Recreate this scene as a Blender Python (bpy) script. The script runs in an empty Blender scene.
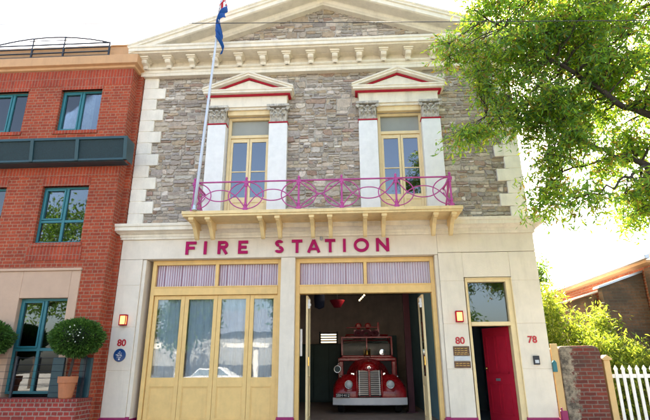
import bpy, math, random
import numpy as np
from math import sin, cos, pi, radians as R, sqrt
from mathutils import Vector
random.seed(7)
S = bpy.context.scene
COL = S.collection

# ------------------------------------------------------------------ helpers
class MB:
    def __init__(s): s.v=[]; s.f=[]; s.c=[]; s.cur=None
    def add(s, vs, fs):
        n=len(s.v); s.v+= [tuple(p) for p in vs]
        for f in fs:
            s.f.append(tuple(i+n for i in f)); s.c.append(s.cur)
        return s
    def box(s,x0,x1,y0,y1,z0,z1):
        vs=[(x0,y0,z0),(x1,y0,z0),(x1,y1,z0),(x0,y1,z0),(x0,y0,z1),(x1,y0,z1),(x1,y1,z1),(x0,y1,z1)]
        return s.add(vs,[(0,3,2,1),(4,5,6,7),(0,1,5,4),(1,2,6,5),(2,3,7,6),(3,0,4,7)])
    def prism(s,poly,axis,a,b):
        # poly: ccw 2-D; axis 'x': poly=(y,z); 'y': poly=(x,z); 'z': poly=(x,y)
        def P(p,t):
            return (t,p[0],p[1]) if axis=='x' else ((p[0],t,p[1]) if axis=='y' else (p[0],p[1],t))
        n=len(poly); vs=[P(p,a) for p in poly]+[P(p,b) for p in poly]
        fs=[tuple(range(n))[::-1],tuple(range(n,2*n))]+[(i,(i+1)%n,n+(i+1)%n,n+i) for i in range(n)]
        return s.add(vs,fs)
    def tube(s,path,r,n=8,closed=False,cap=True):
        P=[Vector(p) for p in path]; m=len(P)
        rr=r if isinstance(r,(list,tuple)) else [r]*m
        vs=[];u=None
        for i in range(m):
            if closed: t=P[(i+1)%m]-P[i-1]
            else: t=P[min(i+1,m-1)]-P[max(i-1,0)]
            t.normalize()
            if u is None:
                u=t.cross(Vector((0.13,0.31,1))); 
                if u.length<.05: u=t.cross(Vector((1,0,0)))
            u=(u-t*u.dot(t)); u.normalize(); w=t.cross(u)
            for k in range(n):
                a=2*pi*k/n; vs.append(P[i]+(u*cos(a)+w*sin(a))*rr[i])
        fs=[]
        for i in range(m if closed else m-1):
            j=(i+1)%m
            for k in range(n):
                l=(k+1)%n; fs.append((i*n+k,i*n+l,j*n+l,j*n+k))
        if not closed and cap: fs+= [tuple(range(n))[::-1],tuple(range((m-1)*n,m*n))]
        return s.add(vs,fs)
    def lathe(s,prof,c,axis='z',n=20,cap=True):
        # prof: (r,h) list along axis
        vs=[]
        for r,h in prof:
            for k in range(n):
                a=2*pi*k/n; x,y=r*cos(a),r*sin(a)
                if axis=='z': vs.append((c[0]+x,c[1]+y,c[2]+h))
                elif axis=='y': vs.append((c[0]+x,c[1]+h,c[2]+y))
                else: vs.append((c[0]+h,c[1]+x,c[2]+y))
        fs=[]
        for i in range(len(prof)-1):
            for k in range(n):
                l=(k+1)%n; fs.append((i*n+k,i*n+l,(i+1)*n+l,(i+1)*n+k))
        if cap: fs+=[tuple(range(n))[::-1],tuple(range((len(prof)-1)*n,len(prof)*n))]
        return s.add(vs,fs)
    def ball(s,c,r,nu=12,nv=8):
        rx,ry,rz=r if isinstance(r,tuple) else (r,r,r)
        vs=[(c[0],c[1],c[2]-rz)]
        for j in range(1,nv):
            t=pi*j/nv
            for k in range(nu):
                a=2*pi*k/nu; vs.append((c[0]+rx*sin(t)*cos(a),c[1]+ry*sin(t)*sin(a),c[2]-rz*cos(t)))
        vs.append((c[0],c[1],c[2]+rz)); T=len(vs)-1
        fs=[(0,1+(k+1)%nu,1+k) for k in range(nu)]
        for j in range(nv-2):
            for k in range(nu):
                l=(k+1)%nu; fs.append((1+j*nu+k,1+j*nu+l,1+(j+1)*nu+l,1+(j+1)*nu+k))
        fs+=[(1+(nv-2)*nu+k,1+(nv-2)*nu+(k+1)%nu,T) for k in range(nu)]
        return s.add(vs,fs)
    def grid(s,rows,closed=False):
        n=len(rows[0]); vs=[p for r in rows for p in r]; fs=[]
        for i in range(len(rows)-1):
            for k in range(n if closed else n-1):
                l=(k+1)%n; fs.append((i*n+k,i*n+l,(i+1)*n+l,(i+1)*n+k))
        return s.add(vs,fs)
    def sweep(s,prof,x0,x1,y0,yb,dz=0.0):
        """moulding: prof=(out,z) bottom->top along a facade from x0 to x1 at y0, mitred returns back to yb"""
        rows=[]
        for o,z in prof:
            rows.append([(x0-o,yb,z),(x0-o,y0-o,z),(x1+o,y0-o,z),(x1+o,yb,z)])
        s.grid(rows)
        b=rows[0];t=rows[-1]
        s.add([b[0],b[1],b[2],b[3]],[(0,3,2,1)]); s.add([t[0],t[1],t[2],t[3]],[(0,1,2,3)])
        return s
    def build(s,name,mat,parent=None,bevel=0,smooth=False,solid=0):
        me=bpy.data.meshes.new(name)
        off=Vector(parent['_o']) if parent is not None and '_o' in parent else Vector((0,0,0))
        me.from_pydata([tuple(Vector(p)-off) for p in s.v],[],s.f); 
        if any(c is not None for c in s.c):
            ca=me.color_attributes.new('Col','FLOAT_COLOR','CORNER'); i=0; arr=[]
            for f,c in zip(s.f,s.c):
                c=c or (1,1,1)
                arr+= [c[0],c[1],c[2],1.0]*len(f)
            ca.data.foreach_set('color',arr)
        me.update()
        if not any(c is not None for c in s.c): me.validate()
        o=bpy.data.objects.new(name,me); COL.objects.link(o)
        if mat: me.materials.append(mat)
        if parent is not None:
            o.parent=parent; o['_o']=tuple(off)
        if bevel:
            m=o.modifiers.new('bevel','BEVEL'); m.width=bevel; m.segments=2; m.limit_method='ANGLE'; m.angle_limit=R(40)
        if solid:
            m=o.modifiers.new('solid','SOLIDIFY'); m.thickness=solid; m.offset=0
        if smooth:
            for p in me.polygons: p.use_smooth=True
        return o
def tag(o,label=None,cat=None,group=None,kind=None):
    if label: o['label']=label
    if cat: o['category']=cat
    if group: o['group']=group
    if kind: o['kind']=kind
    return o
def empty(name,loc,label,cat,group=None):
    o=bpy.data.objects.new(name,None); COL.objects.link(o); o.location=loc; o['_o']=tuple(loc)
    o.empty_display_size=.2
    return tag(o,label,cat,group)
def kids(o): return [c for c in bpy.data.objects if c.parent==o]
def copy_tree(o,parent=None):
    c=o.copy(); COL.objects.link(c)
    if parent is not None: c.parent=parent
    for k in kids(o):
        if k!=c: copy_tree(k,c)
    return c

# ------------------------------------------------------------------ materials
def mat(name,col,rough=.6,noise=.08,nscale=6,bump=.1,bscale=60,metal=0,spec=.5,stain=0,detail=6,coat=0):
    m=bpy.data.materials.new(name); m.use_nodes=True; N=m.node_tree.nodes; L=m.node_tree.links
    b=N['Principled BSDF']; b.inputs['Roughness'].default_value=rough; b.inputs['Metallic'].default_value=metal
    b.inputs['Specular IOR Level'].default_value=spec; b.inputs['Coat Weight'].default_value=coat
    tc=N.new('ShaderNodeTexCoord')
    n=N.new('ShaderNodeTexNoise'); n.inputs['Scale'].default_value=nscale; n.inputs['Detail'].default_value=detail; n.inputs['Roughness'].default_value=.65
    L.new(tc.outputs['Object'],n.inputs['Vector'])
    cr=N.new('ShaderNodeValToRGB'); cr.color_ramp.elements[0].position=.3; cr.color_ramp.elements[1].position=.7
    d=[max(0,c*(1-noise*1.6)) for c in col]; l=[min(1,c*(1+noise)) for c in col]
    cr.color_ramp.elements[0].color=(*d,1); cr.color_ramp.elements[1].color=(*l,1)
    L.new(n.outputs['Fac'],cr.inputs['Fac']); out=cr.outputs['Color']
    if stain:
        n3=N.new('ShaderNodeTexNoise'); n3.inputs['Scale'].default_value=2.2; n3.inputs['Detail'].default_value=9; n3.inputs['Roughness'].default_value=.72
        mp=N.new('ShaderNodeMapping'); mp.inputs['Scale'].default_value=(2.2,2.2,.35)
        L.new(tc.outputs['Object'],mp.inputs['Vector']); L.new(mp.outputs[0],n3.inputs['Vector'])
        r3=N.new('ShaderNodeMapRange'); r3.inputs['From Min'].default_value=.50; r3.inputs['From Max'].default_value=.75; r3.inputs['To Max'].default_value=stain
        L.new(n3.outputs['Fac'],r3.inputs['Value'])
        mx=N.new('ShaderNodeMix'); mx.data_type='RGBA'; mx.inputs[7].default_value=(*[c*.5*k for c,k in zip(col,(1,.93,.85))],1)
        L.new(r3.outputs[0],mx.inputs[0]); L.new(out,mx.inputs[6]); out=mx.outputs[2]
    L.new(out,b.inputs['Base Color'])
    if bump:
        n2=N.new('ShaderNodeTexNoise'); n2.inputs['Scale'].default_value=bscale; n2.inputs['Detail'].default_value=5
        L.new(tc.outputs['Object'],n2.inputs['Vector'])
        bp=N.new('ShaderNodeBump'); bp.inputs['Strength'].default_value=bump; bp.inputs['Distance'].default_value=.02
        L.new(n2.outputs['Fac'],bp.inputs['Height']); L.new(bp.outputs[0],b.inputs['Normal'])
        n4=N.new('ShaderNodeMapRange'); n4.inputs['To Min'].default_value=max(0,rough-.12); n4.inputs['To Max'].default_value=min(1,rough+.12)
        L.new(n.outputs['Fac'],n4.inputs['Value']); L.new(n4.outputs[0],b.inputs['Roughness'])
    return m
def brickmat(name,c1,c2,mortar,bw=.235,bh=.076,ms=.011,swap=False,patch=0,offs=.5,rough=.85,sq=1):
    m=bpy.data.materials.new(name); m.use_nodes=True; N=m.node_tree.nodes; L=m.node_tree.links
    b=N['Principled BSDF']; b.inputs['Roughness'].default_value=rough
    tc=N.new('ShaderNodeTexCoord'); sp=N.new('ShaderNodeSeparateXYZ'); L.new(tc.outputs['Object'],sp.inputs[0])
    ad=N.new('ShaderNodeMath'); L.new(sp.outputs[0],ad.inputs[0]); L.new(sp.outputs[1],ad.inputs[1])
    cb=N.new('ShaderNodeCombineXYZ')
    if swap: L.new(sp.outputs[2],cb.inputs[0]); L.new(ad.outputs[0],cb.inputs[1])
    else: L.new(ad.outputs[0],cb.inputs[0]); L.new(sp.outputs[2],cb.inputs[1])
    t=N.new('ShaderNodeTexBrick'); t.inputs['Scale'].default_value=1; t.inputs['Brick Width'].default_value=bw; t.inputs['Row Height'].default_value=bh
    t.inputs['Mortar Size'].default_value=ms; t.inputs['Mortar Smooth'].default_value=.25; t.offset=offs; t.squash=sq; t.squash_frequency=2
    t.inputs['Color1'].default_value=(*c1,1); t.inputs['Color2'].default_value=(*c2,1); t.inputs['Mortar'].default_value=(*mortar,1)
    nd=N.new('ShaderNodeTexNoise'); nd.inputs['Scale'].default_value=9; nd.inputs['Detail'].default_value=4
    L.new(tc.outputs['Object'],nd.inputs['Vector'])
    vm=N.new('ShaderNodeVectorMath'); vm.operation='MULTIPLY_ADD'; vm.inputs[1].default_value=(.012,.012,0); L.new(nd.outputs['Color'],vm.inputs[0]); L.new(cb.outputs[0],vm.inputs[2])
    L.new(vm.outputs[0],t.inputs['Vector'])
    n=N.new('ShaderNodeTexNoise'); n.inputs['Scale'].default_value=18; n.inputs['Detail'].default_value=8; L.new(tc.outputs['Object'],n.inputs['Vector'])
    mr=N.new('ShaderNodeMapRange'); mr.inputs['To Min'].default_value=.55; mr.inputs['To Max'].default_value=1.4; L.new(n.outputs['Fac'],mr.inputs['Value'])
    mx=N.new('ShaderNodeMix'); mx.data_type='RGBA'; mx.blend_type='MULTIPLY'; mx.inputs[0].default_value=1
    nl=N.new('ShaderNodeTexNoise'); nl.inputs['Scale'].default_value=.9; nl.inputs['Detail'].default_value=7; nl.inputs['Roughness'].default_value=.65; L.new(tc.outputs['Object'],nl.inputs['Vector'])
    ml=N.new('ShaderNodeMapRange'); ml.inputs['From Min'].default_value=.3; ml.inputs['From Max'].default_value=.7; ml.inputs['To Min'].default_value=.68; ml.inputs['To Max'].default_value=1.12; L.new(nl.outputs['Fac'],ml.inputs['Value'])
    mm=N.new('ShaderNodeMath'); mm.operation='MULTIPLY'; L.new(mr.outputs[0],mm.inputs[0]); L.new(ml.outputs[0],mm.inputs[1])
    L.new(t.outputs['Color'],mx.inputs[6]); L.new(mm.outputs[0],mx.inputs[7]); out=mx.outputs[2]
    if patch:
        n2=N.new('ShaderNodeTexNoise'); n2.inputs['Scale'].default_value=1.6; n2.inputs['Detail'].default_value=8; L.new(tc.outputs['Object'],n2.inputs['Vector'])
        r2=N.new('ShaderNodeMapRange'); r2.inputs['From Min'].default_value=.48; r2.inputs['From Max'].default_value=.62; r2.inputs['To Max'].default_value=patch
        L.new(n2.outputs['Fac'],r2.inputs['Value'])
        m2=N.new('ShaderNodeMix'); m2.data_type='RGBA'; m2.inputs[7].default_value=(.05,.042,.03,1); L.new(r2.outputs[0],m2.inputs[0]); L.new(out,m2.inputs[6]); out=m2.outputs[2]
    L.new(out,b.inputs['Base Color'])
    mt=N.new('ShaderNodeMath'); mt.operation='MULTIPLY_ADD'; mt.inputs[1].default_value=-1; L.new(t.outputs['Fac'],mt.inputs[0]); 
    m3=N.new('ShaderNodeMath'); m3.operation='MULTIPLY'; m3.inputs[1].default_value=.5; L.new(n.outputs['Fac'],m3.inputs[0]); L.new(m3.outputs[0],mt.inputs[2])
    bp=N.new('ShaderNodeBump'); bp.inputs['Strength'].default_value=.6; bp.inputs['Distance'].default_value=.008
    L.new(mt.outputs[0],bp.inputs['Height']); L.new(bp.outputs[0],b.inputs['Normal'])
    return m
def attrmat(name,rough=.85,bump=.5,bscale=30,mottle=.35,trans=0,mscale=14,gloss=.3,tm=(1,1,1)):
    m=bpy.data.materials.new(name); m.use_nodes=True; N=m.node_tree.nodes; L=m.node_tree.links
    b=N['Principled BSDF']; b.inputs['Roughness'].default_value=rough; b.inputs['Specular IOR Level'].default_value=gloss
    a=N.new('ShaderNodeAttribute'); a.attribute_name='Col'
    out=a.outputs['Color']
    if mottle:
        tc=N.new('ShaderNodeTexCoord'); n=N.new('ShaderNodeTexNoise'); n.inputs['Scale'].default_value=mscale; n.inputs['Detail'].default_value=8; n.inputs['Roughness'].default_value=.7
        L.new(tc.outputs['Object'],n.inputs['Vector'])
        mr=N.new('ShaderNodeMapRange'); mr.inputs['From Min'].default_value=.25; mr.inputs['From Max'].default_value=.75; mr.inputs['To Min'].default_value=1-mottle; mr.inputs['To Max'].default_value=1+mottle
        L.new(n.outputs['Fac'],mr.inputs['Value'])
        mx=N.new('ShaderNodeMix'); mx.data_type='RGBA'; mx.blend_type='MULTIPLY'; mx.inputs[0].default_value=1
        L.new(out,mx.inputs[6]); L.new(mr.outputs[0],mx.inputs[7]); out=mx.outputs[2]
        bp=N.new('ShaderNodeBump'); bp.inputs['Strength'].default_value=bump; bp.inputs['Distance'].default_value=.02
        n2=N.new('ShaderNodeTexNoise'); n2.inputs['Scale'].default_value=bscale; n2.inputs['Detail'].default_value=8; L.new(tc.outputs['Object'],n2.inputs['Vector'])
        L.new(n2.outputs['Fac'],bp.inputs['Height']); L.new(bp.outputs[0],b.inputs['Normal'])
    L.new(out,b.inputs['Base Color'])
    if trans:
        t=N.new('ShaderNodeBsdfTranslucent'); ms=N.new('ShaderNodeMixShader'); ms.inputs[0].default_value=trans
        g=N.new('ShaderNodeMix'); g.data_type='RGBA'; g.blend_type='MULTIPLY'; g.inputs[0].default_value=1; g.inputs[7].default_value=(*tm,1)
        L.new(out,g.inputs[6]); L.new(g.outputs[2],t.inputs['Color'])
        L.new(b.outputs[0],ms.inputs[1]); L.new(t.outputs[0],ms.inputs[2]); L.new(ms.outputs[0],N['Material Output'].inputs[0])
    return m
def glassmat(name,tint=(.8,.85,.88),ior=1.7,base=.04,wavy=.006):
    m=bpy.data.materials.new(name); m.use_nodes=True; N=m.node_tree.nodes; L=m.node_tree.links
    N.remove(N['Principled BSDF'])
    t=N.new('ShaderNodeBsdfTransparent'); t.inputs[0].default_value=(*tint,1)
    g=N.new('ShaderNodeBsdfGlossy'); g.inputs['Roughness'].default_value=.015
    fr=N.new('ShaderNodeFresnel'); fr.inputs['IOR'].default_value=ior
    ad=N.new('ShaderNodeMath'); ad.inputs[1].default_value=base; ad.use_clamp=True; L.new(fr.outputs[0],ad.inputs[0])
    tc=N.new('ShaderNodeTexCoord'); n=N.new('ShaderNodeTexNoise'); n.inputs['Scale'].default_value=1.6; L.new(tc.outputs['Object'],n.inputs['Vector'])
    bp=N.new('ShaderNodeBump'); bp.inputs['Strength'].default_value=wavy; bp.inputs['Distance'].default_value=.2; L.new(n.outputs['Fac'],bp.inputs['Height'])
    L.new(bp.outputs[0],g.inputs['Normal'])
    ms=N.new('ShaderNodeMixShader'); L.new(ad.outputs[0],ms.inputs[0]); L.new(t.outputs[0],ms.inputs[1]); L.new(g.outputs[0],ms.inputs[2]); L.new(ms.outputs[0],N['Material Output'].inputs[0])
    return m
def emit(name,col,st):
    m=bpy.data.materials.new(name); m.use_nodes=True; b=m.node_tree.nodes['Principled BSDF']
    b.inputs['Base Color'].default_value=(*col,1); b.inputs['Emission Color'].default_value=(*col,1); b.inputs['Emission Strength'].default_value=st
    return m
M=dict(
 cream=mat('cream_render',(.79,.68,.54),.75,.06,2.2,.2,90,stain=.27),
 creamhi=mat('pale_cream_paint',(.83,.74,.59),.7,.07,4,.18,70,stain=.42),
 white=mat('quoin_paint',(.85,.775,.64),.75,.06,5,.25,50,stain=.4),
 yellow=mat('yellow_timber',(.84,.53,.19),.5,.06,5,.07,60,stain=.25),
 yellowpale=mat('pale_yellow_timber',(.82,.62,.33),.5,.06,5,.08,60,stain=.25),
 slab=mat('balcony_yellow',(.82,.60,.29),.6,.08,5,.15,50,stain=.45),
 pink=mat('magenta_iron',(.50,.075,.27),.5,.12,12,.1,80,spec=.3),
 plum=mat('plum_paint',(.30,.008,.09),.5,.05,5,.05,60),
 letter=mat('raspberry_letters',(.42,.006,.10),.55,.04,5,0,spec=.15),
 red=mat('red_trim',(.42,.01,.03),.55,.06,6,.05,60,spec=.2),
 stonecap=mat('weathered_capital_stone',(.56,.51,.43),.9,.3,14,.6,60,stain=.45),
 mortar=mat('mortar',(.36,.32,.27),.95,.2,9,.8,80),
 brick=brickmat('red_brick',(.46,.068,.020),(.32,.042,.014),(.37,.19,.11),ms=.008,sq=.5),
 soldier=brickmat('red_brick_soldier',(.46,.058,.018),(.34,.04,.014),(.34,.16,.10),swap=True,offs=0,ms=.0085),
 planterbrick=brickmat('planter_brick',(.36,.035,.02),(.26,.03,.018),(.34,.2,.15),sq=.5),
 oldbrick=brickmat('old_dark_brick',(.21,.035,.018),(.12,.022,.014),(.20,.13,.10),patch=.55),
 orangebrick=brickmat('orange_brick',(.45,.12,.05),(.36,.09,.04),(.4,.25,.16)),
 darkbrick=brickmat('shed_brick',(.20,.10,.05),(.11,.055,.03),(.13,.10,.07),patch=.6),
 fascia=mat('ochre_render',(.60,.33,.16),.8,.06,3,.15,70,stain=.3),
 beige=mat('beige_render',(.56,.36,.24),.8,.05,3,.15,70,stain=.1),
 teal=mat('teal_paint',(.012,.15,.17),.4,.06,6,0),
 tealdark=mat('dark_teal_metal',(.01,.05,.06),.4,.1,6,0),
 darkmetal=mat('dark_iron',(.015,.018,.025),.45,.1,8,0),
 meshm=mat('teal_mesh',(.010,.032,.036),.7,.3,40,.5,120),
 steel=mat('galvanised_steel',(.45,.48,.52),.35,.08,8,0,metal=.7),
 pole=mat('flagpole_paint',(.55,.6,.68),.35,.04,8,0),
 fwhite=mat('white_paint',(.79,.76,.71),.5,.05,6,.05,60,stain=.15),
 post=mat('ochre_post_paint',(.62,.40,.17),.6,.06,6,.1,60,stain=.2),
 terracotta=mat('terracotta',(.50,.17,.07),.8,.1,8,.2,60,stain=.2),
 truckred=mat('fire_engine_enamel',(.38,.006,.012),.28,.12,9,.04,40,spec=.4,coat=.25,stain=.3),
 chrome=mat('chrome',(.75,.75,.75),.12,.03,9,0,metal=1),
 bumper=mat('white_bumper_paint',(.78,.78,.80),.35,.04,5,0),
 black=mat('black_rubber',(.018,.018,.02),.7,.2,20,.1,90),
 grille=mat('grille_paint',(.55,.55,.56),.3,.05,9,0,metal=.3),
 brass=mat('brass',(.6,.4,.12),.25,.05,9,0,metal=1),
 bronze=mat('bronze_plate',(.12,.065,.04),.35,.2,20,.1,60,metal=.6),
 lens=mat('lamp_lens',(.65,.7,.72),.08,.05,9,0),
 inwall=mat('garage_wall_plaster',(.50,.42,.37),.9,.12,3,.2,50,stain=.3),
 inteal=mat('garage_teal_wall',(.12,.26,.32),.8,.12,3,.1,50,stain=.3),
 infloor=mat('garage_concrete',(.28,.23,.20),.6,.2,3,.1,50,stain=.5),
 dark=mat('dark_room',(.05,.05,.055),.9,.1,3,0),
 curtain=mat('curtain_cloth',(.82,.84,.86),.9,.08,4,0),
 blind=mat('roller_blind',(.50,.49,.42),.8,.04,4,0),
 
 roofsheet=mat('white_corrugated_iron',(.80,.80,.80),.45,.04,2,0),
 asphalt=mat('asphalt',(.055,.055,.057),.9,.15,5,.5,150),
 paving=mat('concrete_paving',(.33,.31,.28),.85,.1,2,.3,90,stain=.3),
 ground=mat('ground',(.16,.14,.10),.95,.2,.5,.3,20),
 bark=mat('bark',(.055,.040,.030),.95,.3,8,1,30),
 blueplq=mat('blue_enamel',(.01,.06,.19),.25,.03,5,0),
 numred=mat('number_red',(.5,.012,.02),.45,.03,5,0),
 bluedark=mat('navy_cloth',(.012,.02,.05),.9,.1,5,0),
 cable=mat('black_cable',(.03,.03,.035),.6,.1,5,0),
)
M['stone']=attrmat('rubble_stone',.9,.9,26,.32)
M['leaf']=attrmat('street_tree_leaf',.45,0,1,0,trans=.62,gloss=.4,tm=(3.9,3.5,1.5))
M['bleaf']=attrmat('bamboo_leaf',.5,0,1,0,trans=.55,gloss=.3,tm=(2.2,2.0,1.0))
M['hleaf']=attrmat('box_hedge_leaf',.5,0,1,0,trans=.25,gloss=.3,tm=(1.6,1.6,.7))
M['ribbed']=attrmat('ribbed_sheet',.4,0,1,0)
M['flag']=attrmat('flag_cloth',.8,0,1,0,trans=.3)
M['win']=glassmat('window_glass',(.78,.84,.88),1.5,.05)
M['thin']=glassmat('clear_glass',(.92,.92,.92),1.15,.0)
M['windark']=glassmat('dark_window_glass',(.55,.62,.66),1.6,.06)
M['lampglow']=emit('lamp_glow',(1,.50,.16),.32)
M['spot']=emit('spot_glow',(1,.75,.4),1.2)
M['tealscreen']=M['tealdark']

def tint(): return random.choice([(.31,.26,.215),(.28,.24,.205),(.35,.295,.24),(.24,.21,.19),(.45,.39,.33),(.31,.23,.155),(.34,.245,.16),(.28,.25,.235),(.48,.43,.37),(.20,.175,.16),(.33,.29,.255),(.25,.15,.11),(.38,.31,.225),(.29,.25,.215),(.56,.51,.46),(.40,.35,.29)])

# ------------------------------------------------------------------ ground
MB().box(-90,90,-5.2,120,-.3,.20).build('ground',M['ground']); tag(bpy.data.objects['ground'],kind='structure')
bpy.data.objects['ground'].data.materials[0]=M['ground']
g=MB(); g.box(-90,90,-4.9,-.004,.2,.204); g.build('pavement',M['paving']); tag(bpy.data.objects['pavement'],kind='structure')
g=MB(); g.box(-90,90,-5.35,-5.2,-.3,.205); g.build('kerb',M['paving'],bevel=.02); tag(bpy.data.objects['kerb'],kind='structure')
g=MB(); g.box(-90,90,-22,-5.35,-.3,.06); g.build('road',M['asphalt']); tag(bpy.data.objects['road'],kind='structure')
g=MB(); g.box(-90,90,-120,-22,-.3,.2); g.build('far_pavement',M['paving']); tag(bpy.data.objects['far_pavement'],kind='structure')

# ------------------------------------------------------------------ fire station
FS=empty('fire_station',(-.56,0,.2),'two storey fire station with stone upper wall, triangular gable and cream ground floor','building')
XL,XR=-5.13,3.98
# --- lower wall: piers, beam
def lower():
    m=MB()
    j=[1.54,2.43,3.32]
    def pier(x0,x1,y0,zt,zb=.63,hor=True):
        zs=[zb]+[z for z in j if z<zt-.05]+[zt]
        for a,b in zip(zs[:-1],zs[1:]):
            m.box(x0,x1,y0,.55,a+(.004 if a!=zb else 0),b-.004)
        m.box(x0+.008,x1-.008,y0+.008,.55,zb,zt)     # groove backing
    pier(XL,-4.615,0,3.90)
    m.box(-4.612,-4.535,.03,.549,.60,3.898)
    m.box(-1.51,-1.20,.012,.60,.60,3.898)
    m.box(1.835,1.905,.03,.549,.60,3.898)
    pier(1.908,2.41,0,3.94)
    pier(3.40,XR,0,3.94)
    # wall over side door
    m.box(2.412,3.398,.003,.55,3.40,3.936)
    # beam
    m.box(XL,-1.51,0.004,.55,3.905,4.352); m.box(-1.51,1.905,.004,.55,3.905,4.352)
    m.box(1.907,XR,0.001,.55,3.948,4.352)
    return m.build('lower_wall',M['cream'],FS,bevel=.006)
lower()
# plinth
for a,b in ((XL,-4.54),(-1.51,-1.2),(1.84,2.42),(3.40,XR)):
    p=MB(); p.box(a-.03,b+.012,-.045,.5,.2,.615)
    p.prism([(-.045,.615),(.02,.615),(.02,.655)],'x',a-.03,b+.012)
    p.build('plinth',M['plum'],FS,bevel=.006)
# lower cornice
c=MB(); c.sweep([(.0,4.352),(.035,4.352),(.035,4.40),(.05,4.41),(.05,4.46),(.09,4.475),(.12,4.50),(.15,4.515),(.20,4.525),(.20,4.60),(.225,4.615),(.235,4.655),(.235,4.675),(.0,4.70)],XL,XR,0,.5)
c.build('lower_cornice',M['creamhi'],FS)
# --- stone walls
holes=[(-3.30,-1.46,4.6,8.0),(.34,2.18,4.6,8.0)]
ZA=8.66
def rake(x): return 9.29+.358*( (x+5.35) if x<-.56 else (4.23-x) )
def stonewall():
    m=MB(); rng=random.Random(3)
    m.cur=(.44,.39,.33)
    # backing with real openings
    bx=[(XL+.03,-2.90,4.6,ZA),(-2.90,-1.84,7.45,ZA),(-1.84,.74,4.6,ZA),(.74,1.80,7.45,ZA),(1.80,XR-.03,4.6,ZA)]
    for a,b,z0,z1 in bx: m.box(a,b,.12,.45,z0,z1)
    m.prism([(XL+.1,9.1),(XR-.1,9.1),(-.56,rake(-.56)-.35)],'y',.12,.40)
    def stone(x0,x1,z0,z1):
        kk=rng.uniform(.86,1.16); m.cur=tuple(min(1,(c*.72+a_*.28)*kk*rng.uniform(.98,1.02)*q_) for c,a_,q_ in zip(tint(),(.36,.32,.28),(1.22,1.17,1.10)))
        g=.0065; w=x1-x0;h=z1-z0
        pts=[]; k=5 if w>.3 else 4
        r=min(w,h)*.13
        raw=[]
        for i in range(k+1): raw.append((x0+w*i/k,z0))
        raw.append((x1,z0+h*.5))
        for i in range(k+1): raw.append((x1-w*i/k,z1))
        raw.append((x0,z0+h*.5))
        cx,cz=(x0+x1)/2,(z0+z1)/2; lim=min(.022,h*.15)
        for (x,z) in raw:
            corner=(x in(x0,x1)) and (z in (z0,z1))
            x+= rng.uniform(-lim,lim); z+= rng.uniform(-lim,lim)
            if corner: x+= (cx-x)/abs(cx-x+1e-9)*r*.45; z+=(cz-z)/abs(cz-z+1e-9)*r*.45
            sx=1-2*g/w; sz=1-2*g/h
            pts.append((cx+(x-cx)*sx,cz+(z-cz)*sz))
        n=len(pts); d=rng.uniform(.008,.036); y0=.122
        ring0=[(x,y0,z) for x,z in pts]
        ring1=[(cx+(x-cx)*.97,y0-d*.75,cz+(z-cz)*.97) for x,z in pts]
        tx,tz=rng.uniform(-.02,.02),rng.uniform(-.03,.03)
        ring2=[(cx+(x-cx)*.90,y0-d+tx*(x-cx)/w+tz*(z-cz)/h,cz+(z-cz)*.84) for x,z in pts]
        fs=[]
        for i in range(n):
            l=(i+1)%n; fs+=[(i,l,n+l,n+i),(n+i,n+l,2*n+l,2*n+i)]
        fs.append(tuple(range(2*n,3*n)))
        m.add(ring0+ring1+ring2,fs)
    def fill(x0,x1,z0,z1):
        # recursive random split gives irregular coursed rubble
        w,h=x1-x0,z1-z0
        if w<.02 or h<.02: return
        maxh=rng.uniform(.085,.21)
        if h>maxh and h>.10:
            if w<h*1.2 or rng.random()<.86:
                if h>.30: t=rng.uniform(.3,.7)
                else: t=rng.uniform(.38,.62)
                zc=z0+h*t; fill(x0,x1,z0,zc); fill(x0,x1,zc,z1); return
        maxw=rng.uniform(.14,.55)
        if w>maxw:
            t=rng.uniform(.3,.7); fill(x0,x0+w*t,z0,z1); fill(x0+w*t,x1,z0,z1); return
        stone(x0,x1,z0,z1)
    def area(x0,x1,z0,z1):
        # break into irregular panels ~0.8 x 0.4 so courses wander
        z=z0; 
        while z<z1-.01:
            h=min(rng.uniform(.26,.50),z1-z)
            if z1-z-h<.15: h=z1-z
            x=x0
            while x<x1-.01:
                w=min(rng.uniform(.4,1.3),x1-x)
                if x1-x-w<.25: w=x1-x
                fill(x,x+w,z,z+h); x+=w
            z+=h
    zs=4.68
    area(XL+.3,-3.30,zs,ZA); area(-1.46,.34,zs,ZA); area(2.18,XR-.3,zs,ZA)
    area(-3.30,-1.46,7.95,ZA); area(.34,2.18,7.95,ZA)
    # gable
    z=9.12
    while z<10.6:
        h=rng.uniform(.12,.24)
        a=-5.35+(z+.1+.25-9.29)/.358; b=4.23-(z+.1+.25-9.29)/.358
        x=max(a,XL+.15); b=min(b,XR-.15)
        while x<b-.05:
            w=min(rng.uniform(.25,.7),b-x); fill(x,x+w,z,z+h); x+=w
        z+=h
    return m.build('stone_wall',M['stone'],FS)
stonewall()
# quoins
for side in (0,1):
    q=MB(); n=13; h=(8.62-4.69)/n
    for i in range(n):
        w=.57 if i%2==1 else .37
        # photo: lowest block narrow
        z0=4.69+i*h
        if side==0: q.box(XL+.01,XL+.01+w,.05,.6,z0+.004,z0+h-.004)
        else: q.box(XR-.01-w,XR-.01,.05,.6,z0+.004,z0+h-.004)
    xx=XL+.02 if side==0 else XR-.3
    q.box(xx,xx+.28,.06,.58,4.69,8.62)
    q.build('quoins',M['white'],FS,bevel=.012)
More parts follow.
